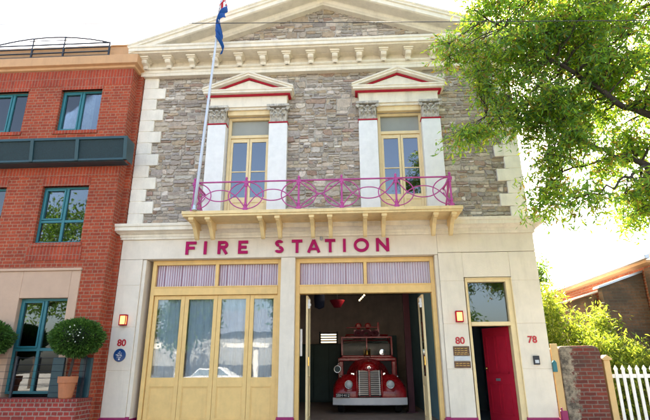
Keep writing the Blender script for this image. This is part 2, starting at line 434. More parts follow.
# entablature
e=MB(); e.sweep([(0,8.62),(.06,8.62),(.06,8.70),(.075,8.71),(.075,8.765),(.11,8.78),(.13,8.80),(.13,8.825),(0.03,8.84)],XL,XR,.02,.6)
e.build('architrave_moulding',M['creamhi'],FS)
e=MB(); e.sweep([(.02,8.835),(.02,9.02),(.05,9.03),(.06,9.045)],XL,XR,.02,.6); e.build('frieze',M['creamhi'],FS)
e=MB(); e.sweep([(.0,9.035),(.42,9.04),(.42,9.075),(.47,9.08),(.47,9.16),(.49,9.17),(.50,9.20),(.50,9.22),(.0,9.25)],XL+.22,XR-.22,.0,.6)
e.sweep([(.06,9.03),(.16,9.03),(.16,9.05),(.06,9.05)],XL,XR,.02,.5)
e.build('cornice',M['creamhi'],FS)
# frieze brackets
def console(x):
    m=MB()
    m.box(x-.135,x+.135,-.36,.02,9.085-.06,9.036)if False else None
    m.box(x-.12,x+.12,-.34,-.045,8.985,9.030)
    m.box(x-.10,x+.10,-.30,-.045,8.955,8.984)
    prof=[(-.002,8.955),(-.27,8.955),(-.28,8.91),(-.25,8.87),(-.19,8.86),(-.155,8.84),(-.15,8.80),(-.13,8.775),(-.09,8.775),(-.06,8.84),(-.002,8.84)]
    prof=[(y,z) for y,z in prof]
    m.prism(prof,'x',x-.068,x+.068)
    m.prism([(y*1.0-.012 if y<-.1 else y,z) for y,z in prof],'x',x-.035,x+.035)
    return m
X0=-5.05
first=None
for i in range(16):
    x=X0+.5987*i
    if first is None:
        first=console(x).build('cornice_bracket',M['creamhi'],FS,bevel=.005); fx=x
    else:
        o=first.copy(); COL.objects.link(o); o.parent=FS; o.location.x=x-fx
# raking cornice
def raking(sign):
    m=MB()
    def Z(x): return 9.29+.358*(x+5.35) if sign<0 else 9.29+.358*(4.23-x)
    # profile (y, dz)
    prof=[(.45,-.03),(-.47,0),(-.52,-.02),(-.52,-.06),(-.49,-.09),(-.49,-.13),(-.455,-.145),(-.455,-.25),(-.42,-.27),(-.14,-.275),(-.12,-.30),(-.10,-.35),(-.07,-.375),(-.05,-.40),(.12,-.41),(.45,-.41)]
    xe=-5.38 if sign<0 else 4.26
    rows=[]
    for y,dz in prof:
        rows.append([(xe,y,Z(xe)+dz),(-.56,y,Z(-.56)+dz)])
    rows.append(rows[0])
    m.grid(rows)
    n=len(prof)
    m.add([r[0] for r in rows[:-1]],[tuple(range(n))])
    return m.build('raking_cornice',M['creamhi'],FS)
raking(-1); raking(1)
# roof + shell
sh=MB(); sh.grid([[(-5.3,.44,9.25),(-5.3,9.6,9.25)],[(-.56,.44,10.94),(-.56,9.6,10.94)],[(4.2,.44,9.25),(4.2,9.6,9.25)]])
sh.build('roof',M['roofsheet'],FS,solid=.06)
w=MB()
w.box(XL+.02,XL+.3,.56,9.45,.2,9.2); w.box(XR-.3,XR-.02,.56,9.45,.2,9.2)
w.box(XL+.3,XR-.3,9.2,9.45,4.37,9.2); w.box(2.21,XR-.3,9.2,9.45,.2,4.36)
w.build('outer_wall',M['creamhi'],FS)
# upper floor room (dark) and partitions
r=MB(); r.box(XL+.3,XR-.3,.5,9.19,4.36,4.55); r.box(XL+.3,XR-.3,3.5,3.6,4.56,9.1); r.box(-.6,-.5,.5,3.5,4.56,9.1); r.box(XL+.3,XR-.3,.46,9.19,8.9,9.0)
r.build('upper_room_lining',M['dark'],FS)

# garage interior
MB().box(-4.7,2.06,.56,9.2,4.33,4.358).build('garage_ceiling',M['inwall'],FS)
r=MB(); r.box(-4.8,3.6,.35,9.45,.2,.37); r.build('garage_floor',M['infloor'],FS)
MB().box(-4.6,1.84,.02,.36,.2,.366).build('door_threshold',M['paving'],FS)
r=MB(); yb=9.2
r.box(-4.8,-1.23,yb,yb+.25,.37,4.36); r.box(-.57,2.2,yb,yb+.25,.37,4.36); r.box(-1.23,-.57,yb,yb+.25,.37,2.50); r.box(-1.23,-.57,yb,yb+.25,2.88,4.36)
r.box(-4.83,-4.7,.56,yb,.37,4.36)
r.build('garage_back_wall',M['inwall'],FS)
# opening through the outer rear wall as well is left to a gap: rear yard lane
r=MB(); r.box(2.06,2.2,.56,yb,.37,4.36); r.build('garage_side_wall',M['inteal'],FS)
r=MB()
for i in range(4): r.box(-1.23,-.57,yb+.02,yb+.05,2.545+i*.095,2.60+i*.095)
r.box(-1.27,-1.20,yb-.03,yb+.1,2.46,2.92); r.box(-.60,-.53,yb-.03,yb+.1,2.46,2.92)
r.build('rear_window_louvres',M['darkmetal'],FS)

# --- garage frames
def gframe(x0,x1,mull):
    f=MB()
    f.box(x0,x0+.085,.18,.34,.37,3.90); f.box(x1-.085,x1,.18,.34,.37,3.90)
    f.box(x0+.085,x1-.085,.18,.34,3.80,3.90)
    f.box(x0+.085,x1-.085,.165,.34,3.12,3.31)
    f.box(x0+.085,x1-.085,.15,.19,3.285,3.312)
    f.box(mull-.035,mull+.035,.18,.30,3.31,3.80)
    fr=f.build('garage_door_frame',M['yellow'],FS,bevel=.006)
    for a,b in ((x0+.085,mull-.035),(mull+.035,x1-.085)):
        s=MB(); rows=[[],[]]; n=int((b-a)/.0135)
        for i in range(n+1):
            x=a+(b-a)*i/n; y=.27+.016*sin(2*pi*(x-a)/.056)
            rows[0].append((x,y,3.312)); rows[1].append((x,y,3.80))
        for i in range(n):
            ph=((a+(b-a)*(i+.5)/n-a)/.056)%1
            s.cur=(.50,.27,.32) if ph<.26 else (.95,.84,.89)
            s.add([rows[0][i],rows[0][i+1],rows[1][i+1],rows[1][i]],[(0,1,2,3)])
        s.build('ribbed_fanlight',M['ribbed'],fr,smooth=True)
        MB().box(a,b,.235,.241,3.312,3.80).build('fanlight_glass',M['thin'],fr)
gframe(-4.44,-1.512,-2.97); gframe(-1.198,1.83,.33)
# --- folding door leaf
def leaf(x0,x1,zt=3.115,gl=(1.40,3.03),y=.22,curt=True,seed=0):
    m=MB(); s=.085; t=.05
    m.box(x0,x0+s,y,y+t,.38,zt); m.box(x1-s,x1,y,y+t,.38,zt)
    m.box(x0+s,x1-s,y,y+t,gl[1],zt); m.box(x0+s,x1-s,y,y+t,1.22,gl[0]); m.box(x0+s,x1-s,y,y+t,.38,.60)
    m.box(x0+s,x1-s,y+.018,y+.034,.60,1.22)
    a,b=x0+s,x1-s
    for (p,q2,r0,r1) in ((a,a+.02,.60,1.22),(b-.02,b,.60,1.22)): m.box(p,q2,y+.006,y+.018,r0,r1)
    m.box(a+.02,b-.02,y+.006,y+.018,1.20,1.22); m.box(a+.02,b-.02,y+.006,y+.018,.60,.62)
    lf=m.build('door_leaf',M['yellow'],FS,bevel=.004)
    MB().box(a,b,y+.02,y+.026,gl[0],gl[1]).build('pane',M['win'],lf)
    if curt:
        rng=random.Random(seed); rows=[[],[],[],[]]; n=40; ph=rng.uniform(0,6)
        for i in range(n+1):
            x=a+(b-a)*i/n
            for k,z in enumerate((gl[0]-.05,gl[0]+.5,gl[1]-.5,gl[1]+.02)):
                yy=y+.12+.022*sin(x*38+ph+k*.5)+.014*sin(x*83+ph*2+k*.9)
                rows[k].append((x,yy,z))
        c=MB(); c.grid(rows); c.build('curtain',M['curtain'],lf,smooth=True)
    return lf
lx=[-4.353,-3.67,-2.955,-2.225,-1.60]
lx=[-4.35,-3.655,-2.925,-2.205,-1.60+.003]
for i in range(4): leaf(lx[i]+.003,lx[i+1]-.003,seed=i)
# dark screen behind the curtains (inside bay 1 stays open to the garage)
# open leaves in bay 2: folded inwards, at right angles to the front
def side_leaf(xs,seed):
    for k,x in enumerate(xs):
        m=MB(); t=.045; y0,y1=.36,1.02; s=.085
        m.box(x,x+t,y0,y0+s,.39,3.10); m.box(x,x+t,y1-s,y1,.39,3.10)
        m.box(x,x+t,y0+s,y1-s,3.0,3.10); m.box(x,x+t,y0+s,y1-s,1.22,1.40); m.box(x,x+t,y0+s,y1-s,.39,.6)
        m.box(x+.015,x+.03,y0+s,y1-s,.6,1.22)
        lf=m.build('door_leaf',M['yellowpale'],FS,bevel=.004)
        MB().box(x+.018,x+.024,y0+s,y1-s,1.40,3.0).build('pane',M['win'],lf)
        h=MB(); h.box(x+(.046 if x<0 else -.05),x+(.09 if x<0 else -.004),.355,.42,2.82,3.02); h.lathe([(.03,0),(.045,.03),(.02,.05)],(x+(.07 if x<0 else -.03),.35,2.9),'y',12)
        h.build('hinge_plate',M['fwhite'],lf,bevel=.004)
        h=MB(); xx=x+(-.03 if x>0 else .05)
        h.box(xx,xx+.03,.33,.365,1.62,1.80); h.build('bolt',M['brass'],lf,bevel=.004)
side_leaf([-.985,],0); side_leaf([1.545],1)


# --- upper windows
def window(cx,seed):
    x0,x1=cx-.53,cx+.53
    f=MB()
    zb=4.75
    f.box(x0,x0+.07,.15,.30,zb,7.46); f.box(x1-.07,x1,.15,.30,zb,7.46); f.box(x0+.07,x1-.07,.15,.30,7.39,7.46)
    f.box(x0+.07,x1-.07,.14,.30,6.90,6.975)
    # two french leaves
    for s in (-1,1):
        a,b=(x0+.072,cx-.004) if s<0 else (cx+.004,x1-.072)
        f.box(a,a+.055,.17,.215,zb+.02,6.895); f.box(b-.055,b,.17,.215,zb+.02,6.895)
        f.box(a+.055,b-.055,.17,.215,6.80,6.895); f.box(a+.055,b-.055,.17,.215,5.25,5.38)
        f.box(a+.055,b-.055,.185,.20,zb+.2,5.25); f.box(a+.055,b-.055,.17,.215,zb+.02,zb+.2)
        f.box(a+.055,b-.055,.175,.21,6.02,6.045)
    w=f.build('french_window',M['yellowpale'],FS,bevel=.004)
    for s in (-1,1):
        a,b=(x0+.127,cx-.059) if s<0 else (cx+.059,x1-.127)
        MB().box(a,b,.19,.196,6.045,6.80).build('pane',M['winup'],w)
        MB().box(a,b,.19,.196,5.38,6.02).build('pane',M['winup'],w)
    MB().box(x0+.07,x1-.07,.20,.206,6.975,7.39).build('top_light',M['thin'],w)
    MB().box(x0+.02,x1-.02,.225,.23,6.95,7.42).build('blind',M['blind'],w)
    # stone-coloured reveal / head
    h=MB(); h.box(x0-.01,x1+.01,.02,.44,7.462,7.62); h.build('window_head',M['yellowpale'],FS)
    return w
M['winup']=glassmat('upper_window_glass',(.30,.38,.48),1.5,.14,.01)
def pilaster(x0,x1):
    m=MB(); m.box(x0,x1,-.06,.14,4.92,7.18); m.box(x0-.03,x1+.03,-.09,.14,4.75,4.92)
    p=m.build('pilaster',M['fwhite'],FS,bevel=.006)
    b=MB(); b.box(x0-.015,x1+.015,-.075,.13,7.183,7.215); b.build('red_band',M['red'],p,bevel=.004)
    c=MB(); w=(x1-x0)/2; cx=(x0+x1)/2
    c.prism([(cx-w*.86,7.215),(cx+w*.86,7.215),(cx+w*.98,7.55),(cx-w*.98,7.55)],'y',-.07,.12)
    c.box(cx-w*1.22,cx+w*1.22,-.17,.12,7.585,7.64)
    # acanthus tongues, two tiers
    rng=random.Random(int(x0*100))
    for tier,(zb,zt,n) in enumerate(((7.225,7.40,4),(7.34,7.52,3))):
        for i in range(n):
            lx_=cx+(i-(n-1)/2)*(2*w*.92/n); ww=w*.80/n
            rows=[]
            for j in range(7):
                t=j/6; z=zb+(zt-zb)*min(1,t*1.15) - (.05*max(0,t-.75)*4 if t>.75 else 0)
                y=-.072-.055*t**2.2-(.02 if tier else 0)
                wd=ww*(1.0 if t<.6 else 1-.5*(t-.6)/.4)
                wav=.2*sin(j*2.3)
                rows.append([(lx_-wd*(1+wav),y+.015,z),(lx_-wd*.4,y-.012,z),(lx_,y-.002,z+.004),(lx_+wd*.4,y-.012,z),(lx_+wd*(1+wav),y+.015,z)])
            c.grid(rows)
            c.ball((lx_,-.135-(.02 if tier else 0),zt-.012),(ww*.85,.022,.022),8,6)
    # volutes
    for s in (-1,1):
        pts=[(cx+s*(w*1.05+.045*(1-k/14)*cos(k*.75)),-.135,7.53+.05*(1-k/14)*sin(k*.75)) for k in range(13)]
        c.tube(pts,.017,6)
        c.ball((cx+s*w*1.05,-.14,7.53),.022,8,6)
        pts=[(cx+s*w*(.1+.9*k/6),-.12,7.42+.13*sin(k/6*pi/2)) for k in range(7)]
        c.tube(pts,.016,6)
    c.ball((cx,-.17,7.60),(.04,.03,.035),10,6)
    c.build('capital',M['stonecap'],p)
def winped(x0,x1):
    cx=(x0+x1)/2
    m=MB()
    m.sweep([(0,7.64),(.0,7.89),(.02,7.90),(.02,7.905)],x0+.03,x1-.03,-.07,.14)
    m.box(x0+.1,x1-.1,-.03,.14,7.58,7.64)
    m.sweep([(.0,7.945),(.11,7.95),(.11,8.0),(.13,8.01),(.135,8.04),(.0,8.05)],x0-.0,x1+.0,-.12,.14)
    # tympanum + rakes
    a,b=x0-.02,x1+.02; zt=8.50
    m.prism([(a+.12,8.05),(b-.12,8.05),(cx,zt-.13)],'y',-.08,.13)
    for s in (-1,1):
        xe=x0-.14 if s<0 else x1+.14
        prof=[(.13,0),(-.25,0),(-.26,-.02),(-.25,-.045),(-.225,-.05),(-.225,-.095),(-.12,-.10),(.13,-.10)]
        rows=[[(xe,y,8.06+.045+dz+.0),(cx,y,zt+dz+.03)] for y,dz in prof]; rows.append(rows[0]); m.grid(rows)
        m.add([r[0] for r in rows[:-1]],[tuple(range(len(prof)))])
    p=m.build('window_pediment',M['creamhi'],FS)
    r=MB(); r.sweep([(.02,7.905),(.075,7.907),(.075,7.943),(.02,7.944)],x0+.02,x1-.02,-.07,.13)
    for s in (-1,1):
        xe=x0+.10 if s<0 else x1-.10
        zz=8.06+ (zt-8.06)*abs(xe-(x0-.14 if s<0 else x1+.14))/(cx-x0+.14)
        z0=zz+.04-.105; z1=zt+.03-.105
        rows=[[(xe,y,z0+dz),(cx,y,z1+dz)] for y,dz in ((-.08,.0),(-.115,.0),(-.115,-.04),(-.08,-.045))]
        rows.append(rows[0]); r.grid(rows)
    r.build('red_moulding',M['red'],p)
for cx in (-2.37,1.27):
    window(cx,int(cx*10))
    pilaster(cx-.99,cx-.55); pilaster(cx+.50,cx+.94)
    winped(cx-1.0,cx+.95)

# --- balcony
b=MB(); b.box(-3.52,2.34,-.85,.13,4.665,4.735); b.box(-3.50,2.32,-.83,.12,4.62,4.664)
BAL=b.build('balcony',M['slab'],FS,bevel=.008)
def bbr(x):
    m=MB()
    prof=[(-.02,4.619),(-.78,4.619),(-.79,4.56),(-.74,4.53),(-.66,4.535),(-.60,4.50),(-.50,4.44),(-.42,4.36),(-.34,4.27),(-.28,4.24),(-.235,4.27),(-.237,4.38),(-.24,4.44),(-.24,4.5),(-.02,4.5)]
    m.prism(prof,'x',x-.04,x+.04); m.box(x-.055,x+.055,-.80,-.68,4.56,4.619)
    return m
brx=[-3.33,-2.98,-1.87,-1.50,-.78,-.40,.34,.73,1.79,2.16]
fb=bbr(brx[0]).build('balcony_bracket',M['slab'],BAL,bevel=.006)
for x in brx[1:]:
    o=fb.copy(); COL.objects.link(o); o.parent=BAL; o.location.x=x-brx[0]
px=[-3.30,-2.18,-1.05,-.14,1.0,2.13]; yr=-.80
def rpost(x,y,end=False):
    m=MB(); r=.022
    m.lathe([(.045,4.735),(.045,4.765),(.028,4.78),(.024,4.84),(.036,4.86),(.036,4.88),(.022,4.90),(.020,5.26),(.034,5.28),(.034,5.30),(.024,5.32),(.024,5.40),(.03,5.41),(.018,5.43),(.03,5.455),(.022,5.48),(.006,5.50)],(x,y,0),'z',10)
    m.box(x-.05,x+.05,y-.02,y+.02,4.74,4.80); m.box(x-.045,x+.045,y-.02,y+.02,5.33,5.385)
    return m
for x in px:
    rpost(x,yr).build('railing_post',M['pink'],BAL,smooth=False)
for x in (px[0],px[-1]): rpost(x,.02).build('railing_post',M['pink'],BAL)
hr=MB(); hr.box(px[0],px[-1],yr-.022,yr+.022,5.375,5.40); hr.box(px[0]-.02,px[0]+.02,yr,.06,5.374,5.401); hr.box(px[-1]-.02,px[-1]+.02,yr,.06,5.374,5.401)
hr.build('handrail',M['pink'],BAL,bevel=.006)
zc=5.075
def arcs(fx,x0,x1,mid=False):
    """curves of one panel; fx maps (distance, z) to a point"""
    m=MB(); L_=x1-x0; h=L_/2; r=.0125
    for s in (1,-1):
        pts=[]
        for k in range(29):
            d=-1+2*k/28; sdist=1-abs(d)
            f=(-.125+.425*(1-sdist)**2.3) if not mid else (.30*(1-sdist)**1.35)
            # smooth sag: f is near +.3 at the posts
            pts.append(fx(x0+h*(1+d),zc+s*f))
        m.tube(pts,r,6)
    for (cxx,sg) in ((x0,1),(x1,-1)):
        rx=min(.37,h*.98)
        pts=[fx(cxx+sg*rx*sin(a),zc+.30*cos(a)) for a in [pi*k/18 for k in range(19)]]
        m.tube(pts,r,6)
    return m
for i in range(5):
    a,b2=px[i],px[i+1]
    arcs(lambda x,z:(x,yr,z),a,b2,mid=(i==2)).build('railing_panel',M['pink'],BAL,smooth=True)
for X in (px[0],px[-1]):
    arcs(lambda d,z:(X,d,z),yr,.02,mid=True).build('railing_panel',M['pink'],BAL,smooth=True)
# soffit lamp under the moulding
s=MB(); s.lathe([(.035,0),(.035,-.03),(.02,-.035)],(-.62,-.02,4.34),'z',12); s.ball((-.62,-.03,4.29),.035,10,6)
s.build('soffit_lamp',M['steel'],FS)

# --- side door
f=MB(); f.box(2.43,2.485,.03,.2,.45,3.37); f.box(3.28,3.40,.03,.2,.45,3.37); f.box(2.485,3.28,.03,.2,3.30,3.37); f.box(2.485,3.28,.02,.2,2.39,2.47)
f.box(2.43,2.45,.0,.03,.5,3.38); f.box(3.385,3.405,.0,.03,.5,3.38); f.box(2.45,3.385,.0,.03,3.365,3.385)
SD=f.build('side_door_frame',M['yellowpale'],FS,bevel=.005)
MB().box(2.485,3.28,.12,.126,2.47,3.30).build('top_light',M['windark'],SD)
MB().box(2.43,3.40,.0,.5,.2,.46).build('door_step',M['paving'],SD)
# red leaf opened inwards, hinged on the right
th=R(61); hx,hy=3.265,.19; wl=.76
dx,dy=-cos(th),sin(th); nx,ny=-dy,dx
def dp(u,d,z): return (hx+dx*u+nx*d*-1, hy+dy*u+ny*d*-1, z)
def dbox(m,u0,u1,d0,d1,z0,z1):
    vs=[dp(u,d,z) for z in (z0,z1) for u,d in ((u0,d0),(u1,d0),(u1,d1),(u0,d1))]
    m.add(vs,[(0,1,2,3),(7,6,5,4),(0,4,5,1),(1,5,6,2),(2,6,7,3),(3,7,4,0)])
m=MB(); dbox(m,0,wl,0,.045,.47,2.385)
for (u0,u1) in ((.10,.35),(.42,.67)):
    for (z0,z1) in ((.65,1.25),(1.45,2.22)):
        for (a,b,c_,d_) in ((u0,u1,z0,z0+.02),(u0,u1,z1-.02,z1),(u0,u0+.02,z0,z1),(u1-.02,u1,z0,z1)):
            dbox(m,a,b,-.012,0.0,c_,d_); dbox(m,a,b,.045,.057,c_,d_)
DL=m.build('side_door_leaf',M['red'],FS)
k=MB()
for d in (-.03,.075):
    k.ball(dp(.70,d,1.55),.03,12,8)
k.build('door_knob',M['brass'],DL,smooth=True)
k=MB(); dbox(k,.36,.48,-.012,-.002,1.30,1.35); k.build('letter_slot',M['steel'],DL)
# passage behind
p=MB(); p.box(2.2,2.25,.56,4,.45,4.3); p.box(3.65,3.70,.56,4,.45,4.3); p.box(2.2,3.7,4,4.1,.45,4.3)
p.box(2.2,3.7,.3,4.0,.40,.45)
p.build('passage_wall',mat('passage_paint',(.20,.24,.27),.8,.05,3,0),FS)

# ------------------------------------------------------------------ lettering
SG=empty('fire_station_sign',(-1.3,0,4.15),'raised raspberry letters reading FIRE STATION across the cream beam','sign')
def letter(ch,x0,x1,z0,z1,y=-.035,dep=.037):
    m=MB(); w=x1-x0; h=z1-z0; t=.062
    def bar(p,q,tt=t):
        d=Vector((q[0]-p[0],q[1]-p[1])); d.normalize(); n=Vector((-d.y,d.x))*tt/2
        poly=[(p[0]-n.x,p[1]-n.y),(q[0]-n.x,q[1]-n.y),(q[0]+n.x,q[1]+n.y),(p[0]+n.x,p[1]+n.y)]
        bar.k+=1; e=.0012*bar.k
        m.prism([(x0+a,z0+b) for a,b in poly],'y',y-e,y+dep)
    bar.k=0
    def arc(cx,cz,rx,rz,a0,a1,n=22,full=False):
        bar.k+=1; e=.0012*bar.k
        rows=[]
        for i in range(n+1):
            a=R(a0+(a1-a0)*i/n); c_,s_=cos(a),sin(a)
            rows.append([(x0+cx+c_*(rx),y-e,z0+cz+s_*rz),(x0+cx+c_*(rx-t),y-e,z0+cz+s_*(rz-t)),(x0+cx+c_*(rx-t),y+dep,z0+cz+s_*(rz-t)),(x0+cx+c_*rx,y+dep,z0+cz+s_*rz)])
        m.grid(rows,closed=True)
        if not full:
            m.add(rows[0],[(0,1,2,3)]); m.add(rows[-1],[(3,2,1,0)])
    u=t/2
    if ch=='I': bar((w/2,0),(w/2,h))
    if ch in 'FE':
        bar((u,0),(u,h)); bar((u,h-u),(w,h-u)); bar((u,h/2),(w*.86,h/2))
        if ch=='E': bar((u,u),(w,u))
    if ch=='T': bar((0,h-u),(w,h-u)); bar((w/2,0),(w/2,h-u))
    if ch=='N': bar((u,0),(u,h)); bar((w-u,0),(w-u,h)); bar((u*.9,h-.01),(w-u*.9,.01))
    if ch=='A': bar((u*.8,0),(w/2,h-.012)); bar((w-u*.8,0),(w/2,h-.012)); bar((w*.2,h*.27),(w*.8,h*.27),t*.8)
    if ch=='O': arc(w/2,h/2,w/2+.008,h/2+.006,0,360,36,True)
    if ch=='R':
        bar((u,0),(u,h)); r=h*.29; bar((u,h-u),(w-r,h-u)); bar((u,h-2*r+u),(w-r,h-2*r+u)); arc(w-r,h-r,r,r,-90,90,14); bar((w*.45,h-2*r+u),(w-u*.9,0))
    if ch=='S':
        r1=h*.26; r2=h*.27
        arc(w/2,h-r1,w*.44,r1,20,270,18); arc(w/2,r2+0.0,w*.48,r2,-160,90,18)
    return m.build('letter_'+ch.lower() if False else 'letter',M['letter'],SG)
word=[('F',-3.655,-3.425),('I',-3.245,-3.18),('R',-2.93,-2.70),('E',-2.47,-2.255),('S',-1.66,-1.45),('T',-1.275,-1.04),('A',-.93,-.645),('T',-.54,-.31),('I',-.145,-.08),('O',.10,.42),('N',.58,.865)]
for ch,a,b2 in word: letter(ch,a,b2,3.99,4.285)

# text helper for small writing (numbers, plates)
def text(s,size,loc,parent,name,material,rot=(pi/2,0,0),ext=.004,bold=0):
    cu=bpy.data.curves.new(name,'FONT'); cu.body=s; cu.size=size; cu.align_x='CENTER'; cu.align_y='CENTER'; cu.extrude=ext; cu.offset=bold
    t=bpy.data.objects.new('tmp',cu); COL.objects.link(t)
    bpy.context.view_layer.update()
    me=bpy.data.meshes.new_from_object(t.evaluated_get(bpy.context.evaluated_depsgraph_get()))
    bpy.data.objects.remove(t); bpy.data.curves.remove(cu)
    o=bpy.data.objects.new(name,me); COL.objects.link(o); me.materials.clear(); me.materials.append(material)
    if parent is not None:
        o.parent=parent; o.location=Vector(loc)-Vector(parent['_o'])
    else: o.location=loc
    o.rotation_euler=rot
    return o
for s_,x,z,lab in (('80',-4.865,2.10,'red number 80 on the left pier above the round blue plaque'),('80',2.215,2.09,'red number 80 on the pier above the bronze name plate'),('78',3.665,2.10,'red number 78 to the right of the open red door')):
    o=text(s_,.19,(x,-.004,z),None,'house_number',M['numred'],ext=.006,bold=.004)
    tag(o,lab,'house number','red street numbers on the piers')
# wall lamps
def wlamp(x,z,lab):
    L_=empty('wall_lamp',(x,0,z-.11),lab,'wall lamp','lit wall lamps on the piers')
    m=MB(); m.box(x-.075,x+.075,-.02,-.001,z-.115,z+.115)
    m.box(x-.075,x+.075,-.10,-.02,z+.088,z+.115); m.box(x-.075,x+.075,-.10,-.02,z-.115,z-.09)
    for s in (-1,1):
        m.box(x+s*.066-.009,x+s*.066+.009,-.10,-.084,z-.09,z+.088)
    m.build('lamp_frame',M['red'],L_,bevel=.004)
    g=MB(); g.box(x-.056,x+.056,-.083,-.022,z-.088,z+.086); g.build('lamp_glass',M['lampglow'],L_)
wlamp(-4.87,2.575,'small lit lamp with red frame on the left pier beside the brick building')
wlamp(2.235,2.575,'small lit lamp with red frame on the pier beside the side door')
# blue plaque
pq=empty('round_plaque',(-4.875,0,1.72),'round blue enamel plaque on the left pier under number 80','plaque')
MB().lathe([(.13,-.001),(.132,-.014),(.125,-.02)],(-4.875,0,1.855),'y',32).build('disc',M['blueplq'],pq)
t=MB()
for z,w_ in ((1.925,.05),(1.895,.10),(1.862,.15),(1.84,.13),(1.808,.09)):
    n=int(w_/.014); 
    for i in range(n):
        if (i*7+int(z*1000))%5: t.box(-4.875-w_/2+i*.014,-4.875-w_/2+i*.014+.010,-.0235,-.0205,z-.007,z+.007)
t.lathe([(.018,-.0205),(.016,-.024)],(-4.875,0,1.772),'y',12)
t.build('inscription',M['fwhite'],pq)
# name plate
npz=empty('name_plate',(2.22,0,1.56),'bronze and silver name plates stacked on the pier left of the side door','plate')
m=MB(); m.box(2.06,2.385,-.018,-.001,1.80,1.985); m.box(2.06,2.385,-.018,-.001,1.565,1.69); m.build('bronze_plate',M['bronze'],npz,bevel=.003)
m=MB(); m.box(2.065,2.38,-.020,-.001,1.70,1.79); m.build('silver_plate',M['steel'],npz,bevel=.003)
m=MB()
for z in (1.94,1.90,1.86,1.83,1.65,1.61):
    for i in range(15):
        if (i*5+int(z*100))%4: m.box(2.09+i*.018,2.103+i*.018,-.0205,-.0185,z-.005,z+.005)
m.build('engraving',M['brass'],npz)
ic=empty('intercom',(3.685,0,1.62),'small dark intercom box on the right pier under number 78','intercom')
m=MB(); m.box(3.63,3.745,-.045,-.001,1.62,1.79); m.build('casing',M['darkmetal'],ic,bevel=.006)
m=MB(); m.box(3.65,3.725,-.049,-.046,1.65,1.71); m.build('button_panel',M['steel'],ic)

# ------------------------------------------------------------------ flagpole + flag
FP=empty('flagpole',(-3.235,-.86,4.735),'tall pale metal flagpole rising from the left end of the balcony','flagpole')
def polept(z): 
    t=(z-4.735)/(10.13-4.735); return (-3.235+(.245)*t,-.90,z)
m=MB(); m.tube([polept(z) for z in (4.735,6,8,10,12.2)],[.034,.032,.028,.024,.02],10); m.build('pole',M['pole'],FP,smooth=True)
m=MB(); m.lathe([(.06,0),(.06,.02),(.04,.03),(.04,.10)],(-3.235,-.90,4.735),'z',14); m.ball((-2.90,-.90,12.24),.05); m.build('base_collar',M['steel'],FP)
m=MB(); m.tube([(-3.18,-.935,5.6),(-3.03,-.94,8.6),(-2.92,-.94,11)],.005,5); m.build('halyard',M['fwhite'],FP)
FL=MB(); rows=[]; A,Bn=14,44
flr=random.Random(5)
def fcol(a,b):   # a: hoist 0 top..1 bottom; b: fly 0..1
    blue=(.015,.11,.38); white=(.75,.75,.75); red=(.5,.01,.03)
    if a<.5 and b<.5:
        u,v=b*2,a*2
        if abs(u-.5)<.06 or abs(v-.5)<.10: return red
        if abs(u-.5)<.11 or abs(v-.5)<.17: return white
        if abs(u-v)<.06 or abs(u-1+v)<.06: return red
        if abs(u-v)<.15 or abs(u-1+v)<.15: return white
        return blue
    for (sa,sb,r) in ((.75,.25,.11),(.17,.75,.06),(.45,.63,.055),(.40,.87,.055),(.82,.75,.06)):
        if ((a-sa)**2+((b-sb)*1.9)**2)**.5<r: return white
    return blue
zt=10.45
for i in range(A+1):
    a=i/A; row=[]
    for j in range(Bn+1):
        b=j/Bn
        zh=zt-a*.95
        hang=.98*b
        z=zh-hang*(.82+.1*a)+.03*sin(a*9+b*5)
        px_,_,_=polept(zh)
        x=px_-.04+.26*b**.4*(.5+.5*sin(a*6.5+b*1.5+.6))-.10*b+.03*sin(b*13+a*4)*b
        y=-.90+.13*sin(a*12+b*3.2)*b**.4+.03*sin(b*20)
        row.append((x,y,z))
    rows.append(row)
n=Bn+1; vs=[p for r in rows for p in r]
for i in range(A):
    for j in range(Bn):
        FL.cur=fcol((i+.5)/A,(j+.5)/Bn)
        FL.add([rows[i][j],rows[i][j+1],rows[i+1][j+1],rows[i+1][j]],[(0,1,2,3)])
o=FL.build('flag',M['flag'],None,solid=.004); 
tag(o,'blue national flag with white stars hanging limp from the flagpole','flag')

# ------------------------------------------------------------------ fire engine
TX,TY,TZ=.47,4.0,.37
T=empty('fire_engine',(TX,TY,TZ),'vintage red fire engine with slatted grille and white bumper inside the open bay','fire engine')
def tx(x): return TX+x
# bonnet: loft of arch sections back from the nose
def arch(y,w,zt,zb,n=20,pw=2.6):
    pts=[]
    for k in range(n+1):
        a=pi*k/n; c_,s_=cos(a),sin(a)
        x=w*abs(c_)**(2/pw)*(1 if c_>0 else -1); z=zb+(zt-zb)*abs(s_)**(2/pw)
        pts.append((TX+x,y,z))
    return pts
m=MB()
secs=[arch(TY-.02,.30,1.66,.80),arch(TY+.05,.36,1.71,.75),arch(TY+.3,.42,1.74,.75),arch(TY+.9,.55,1.80,.75),arch(TY+1.25,.72,1.84,.75)]
m.grid(secs); m.add(secs[0],[tuple(range(len(secs[0])))]); m.add(secs[-1],[tuple(range(len(secs[0])))[::-1]])
m.build('bonnet',M['truckred'],T,smooth=True)
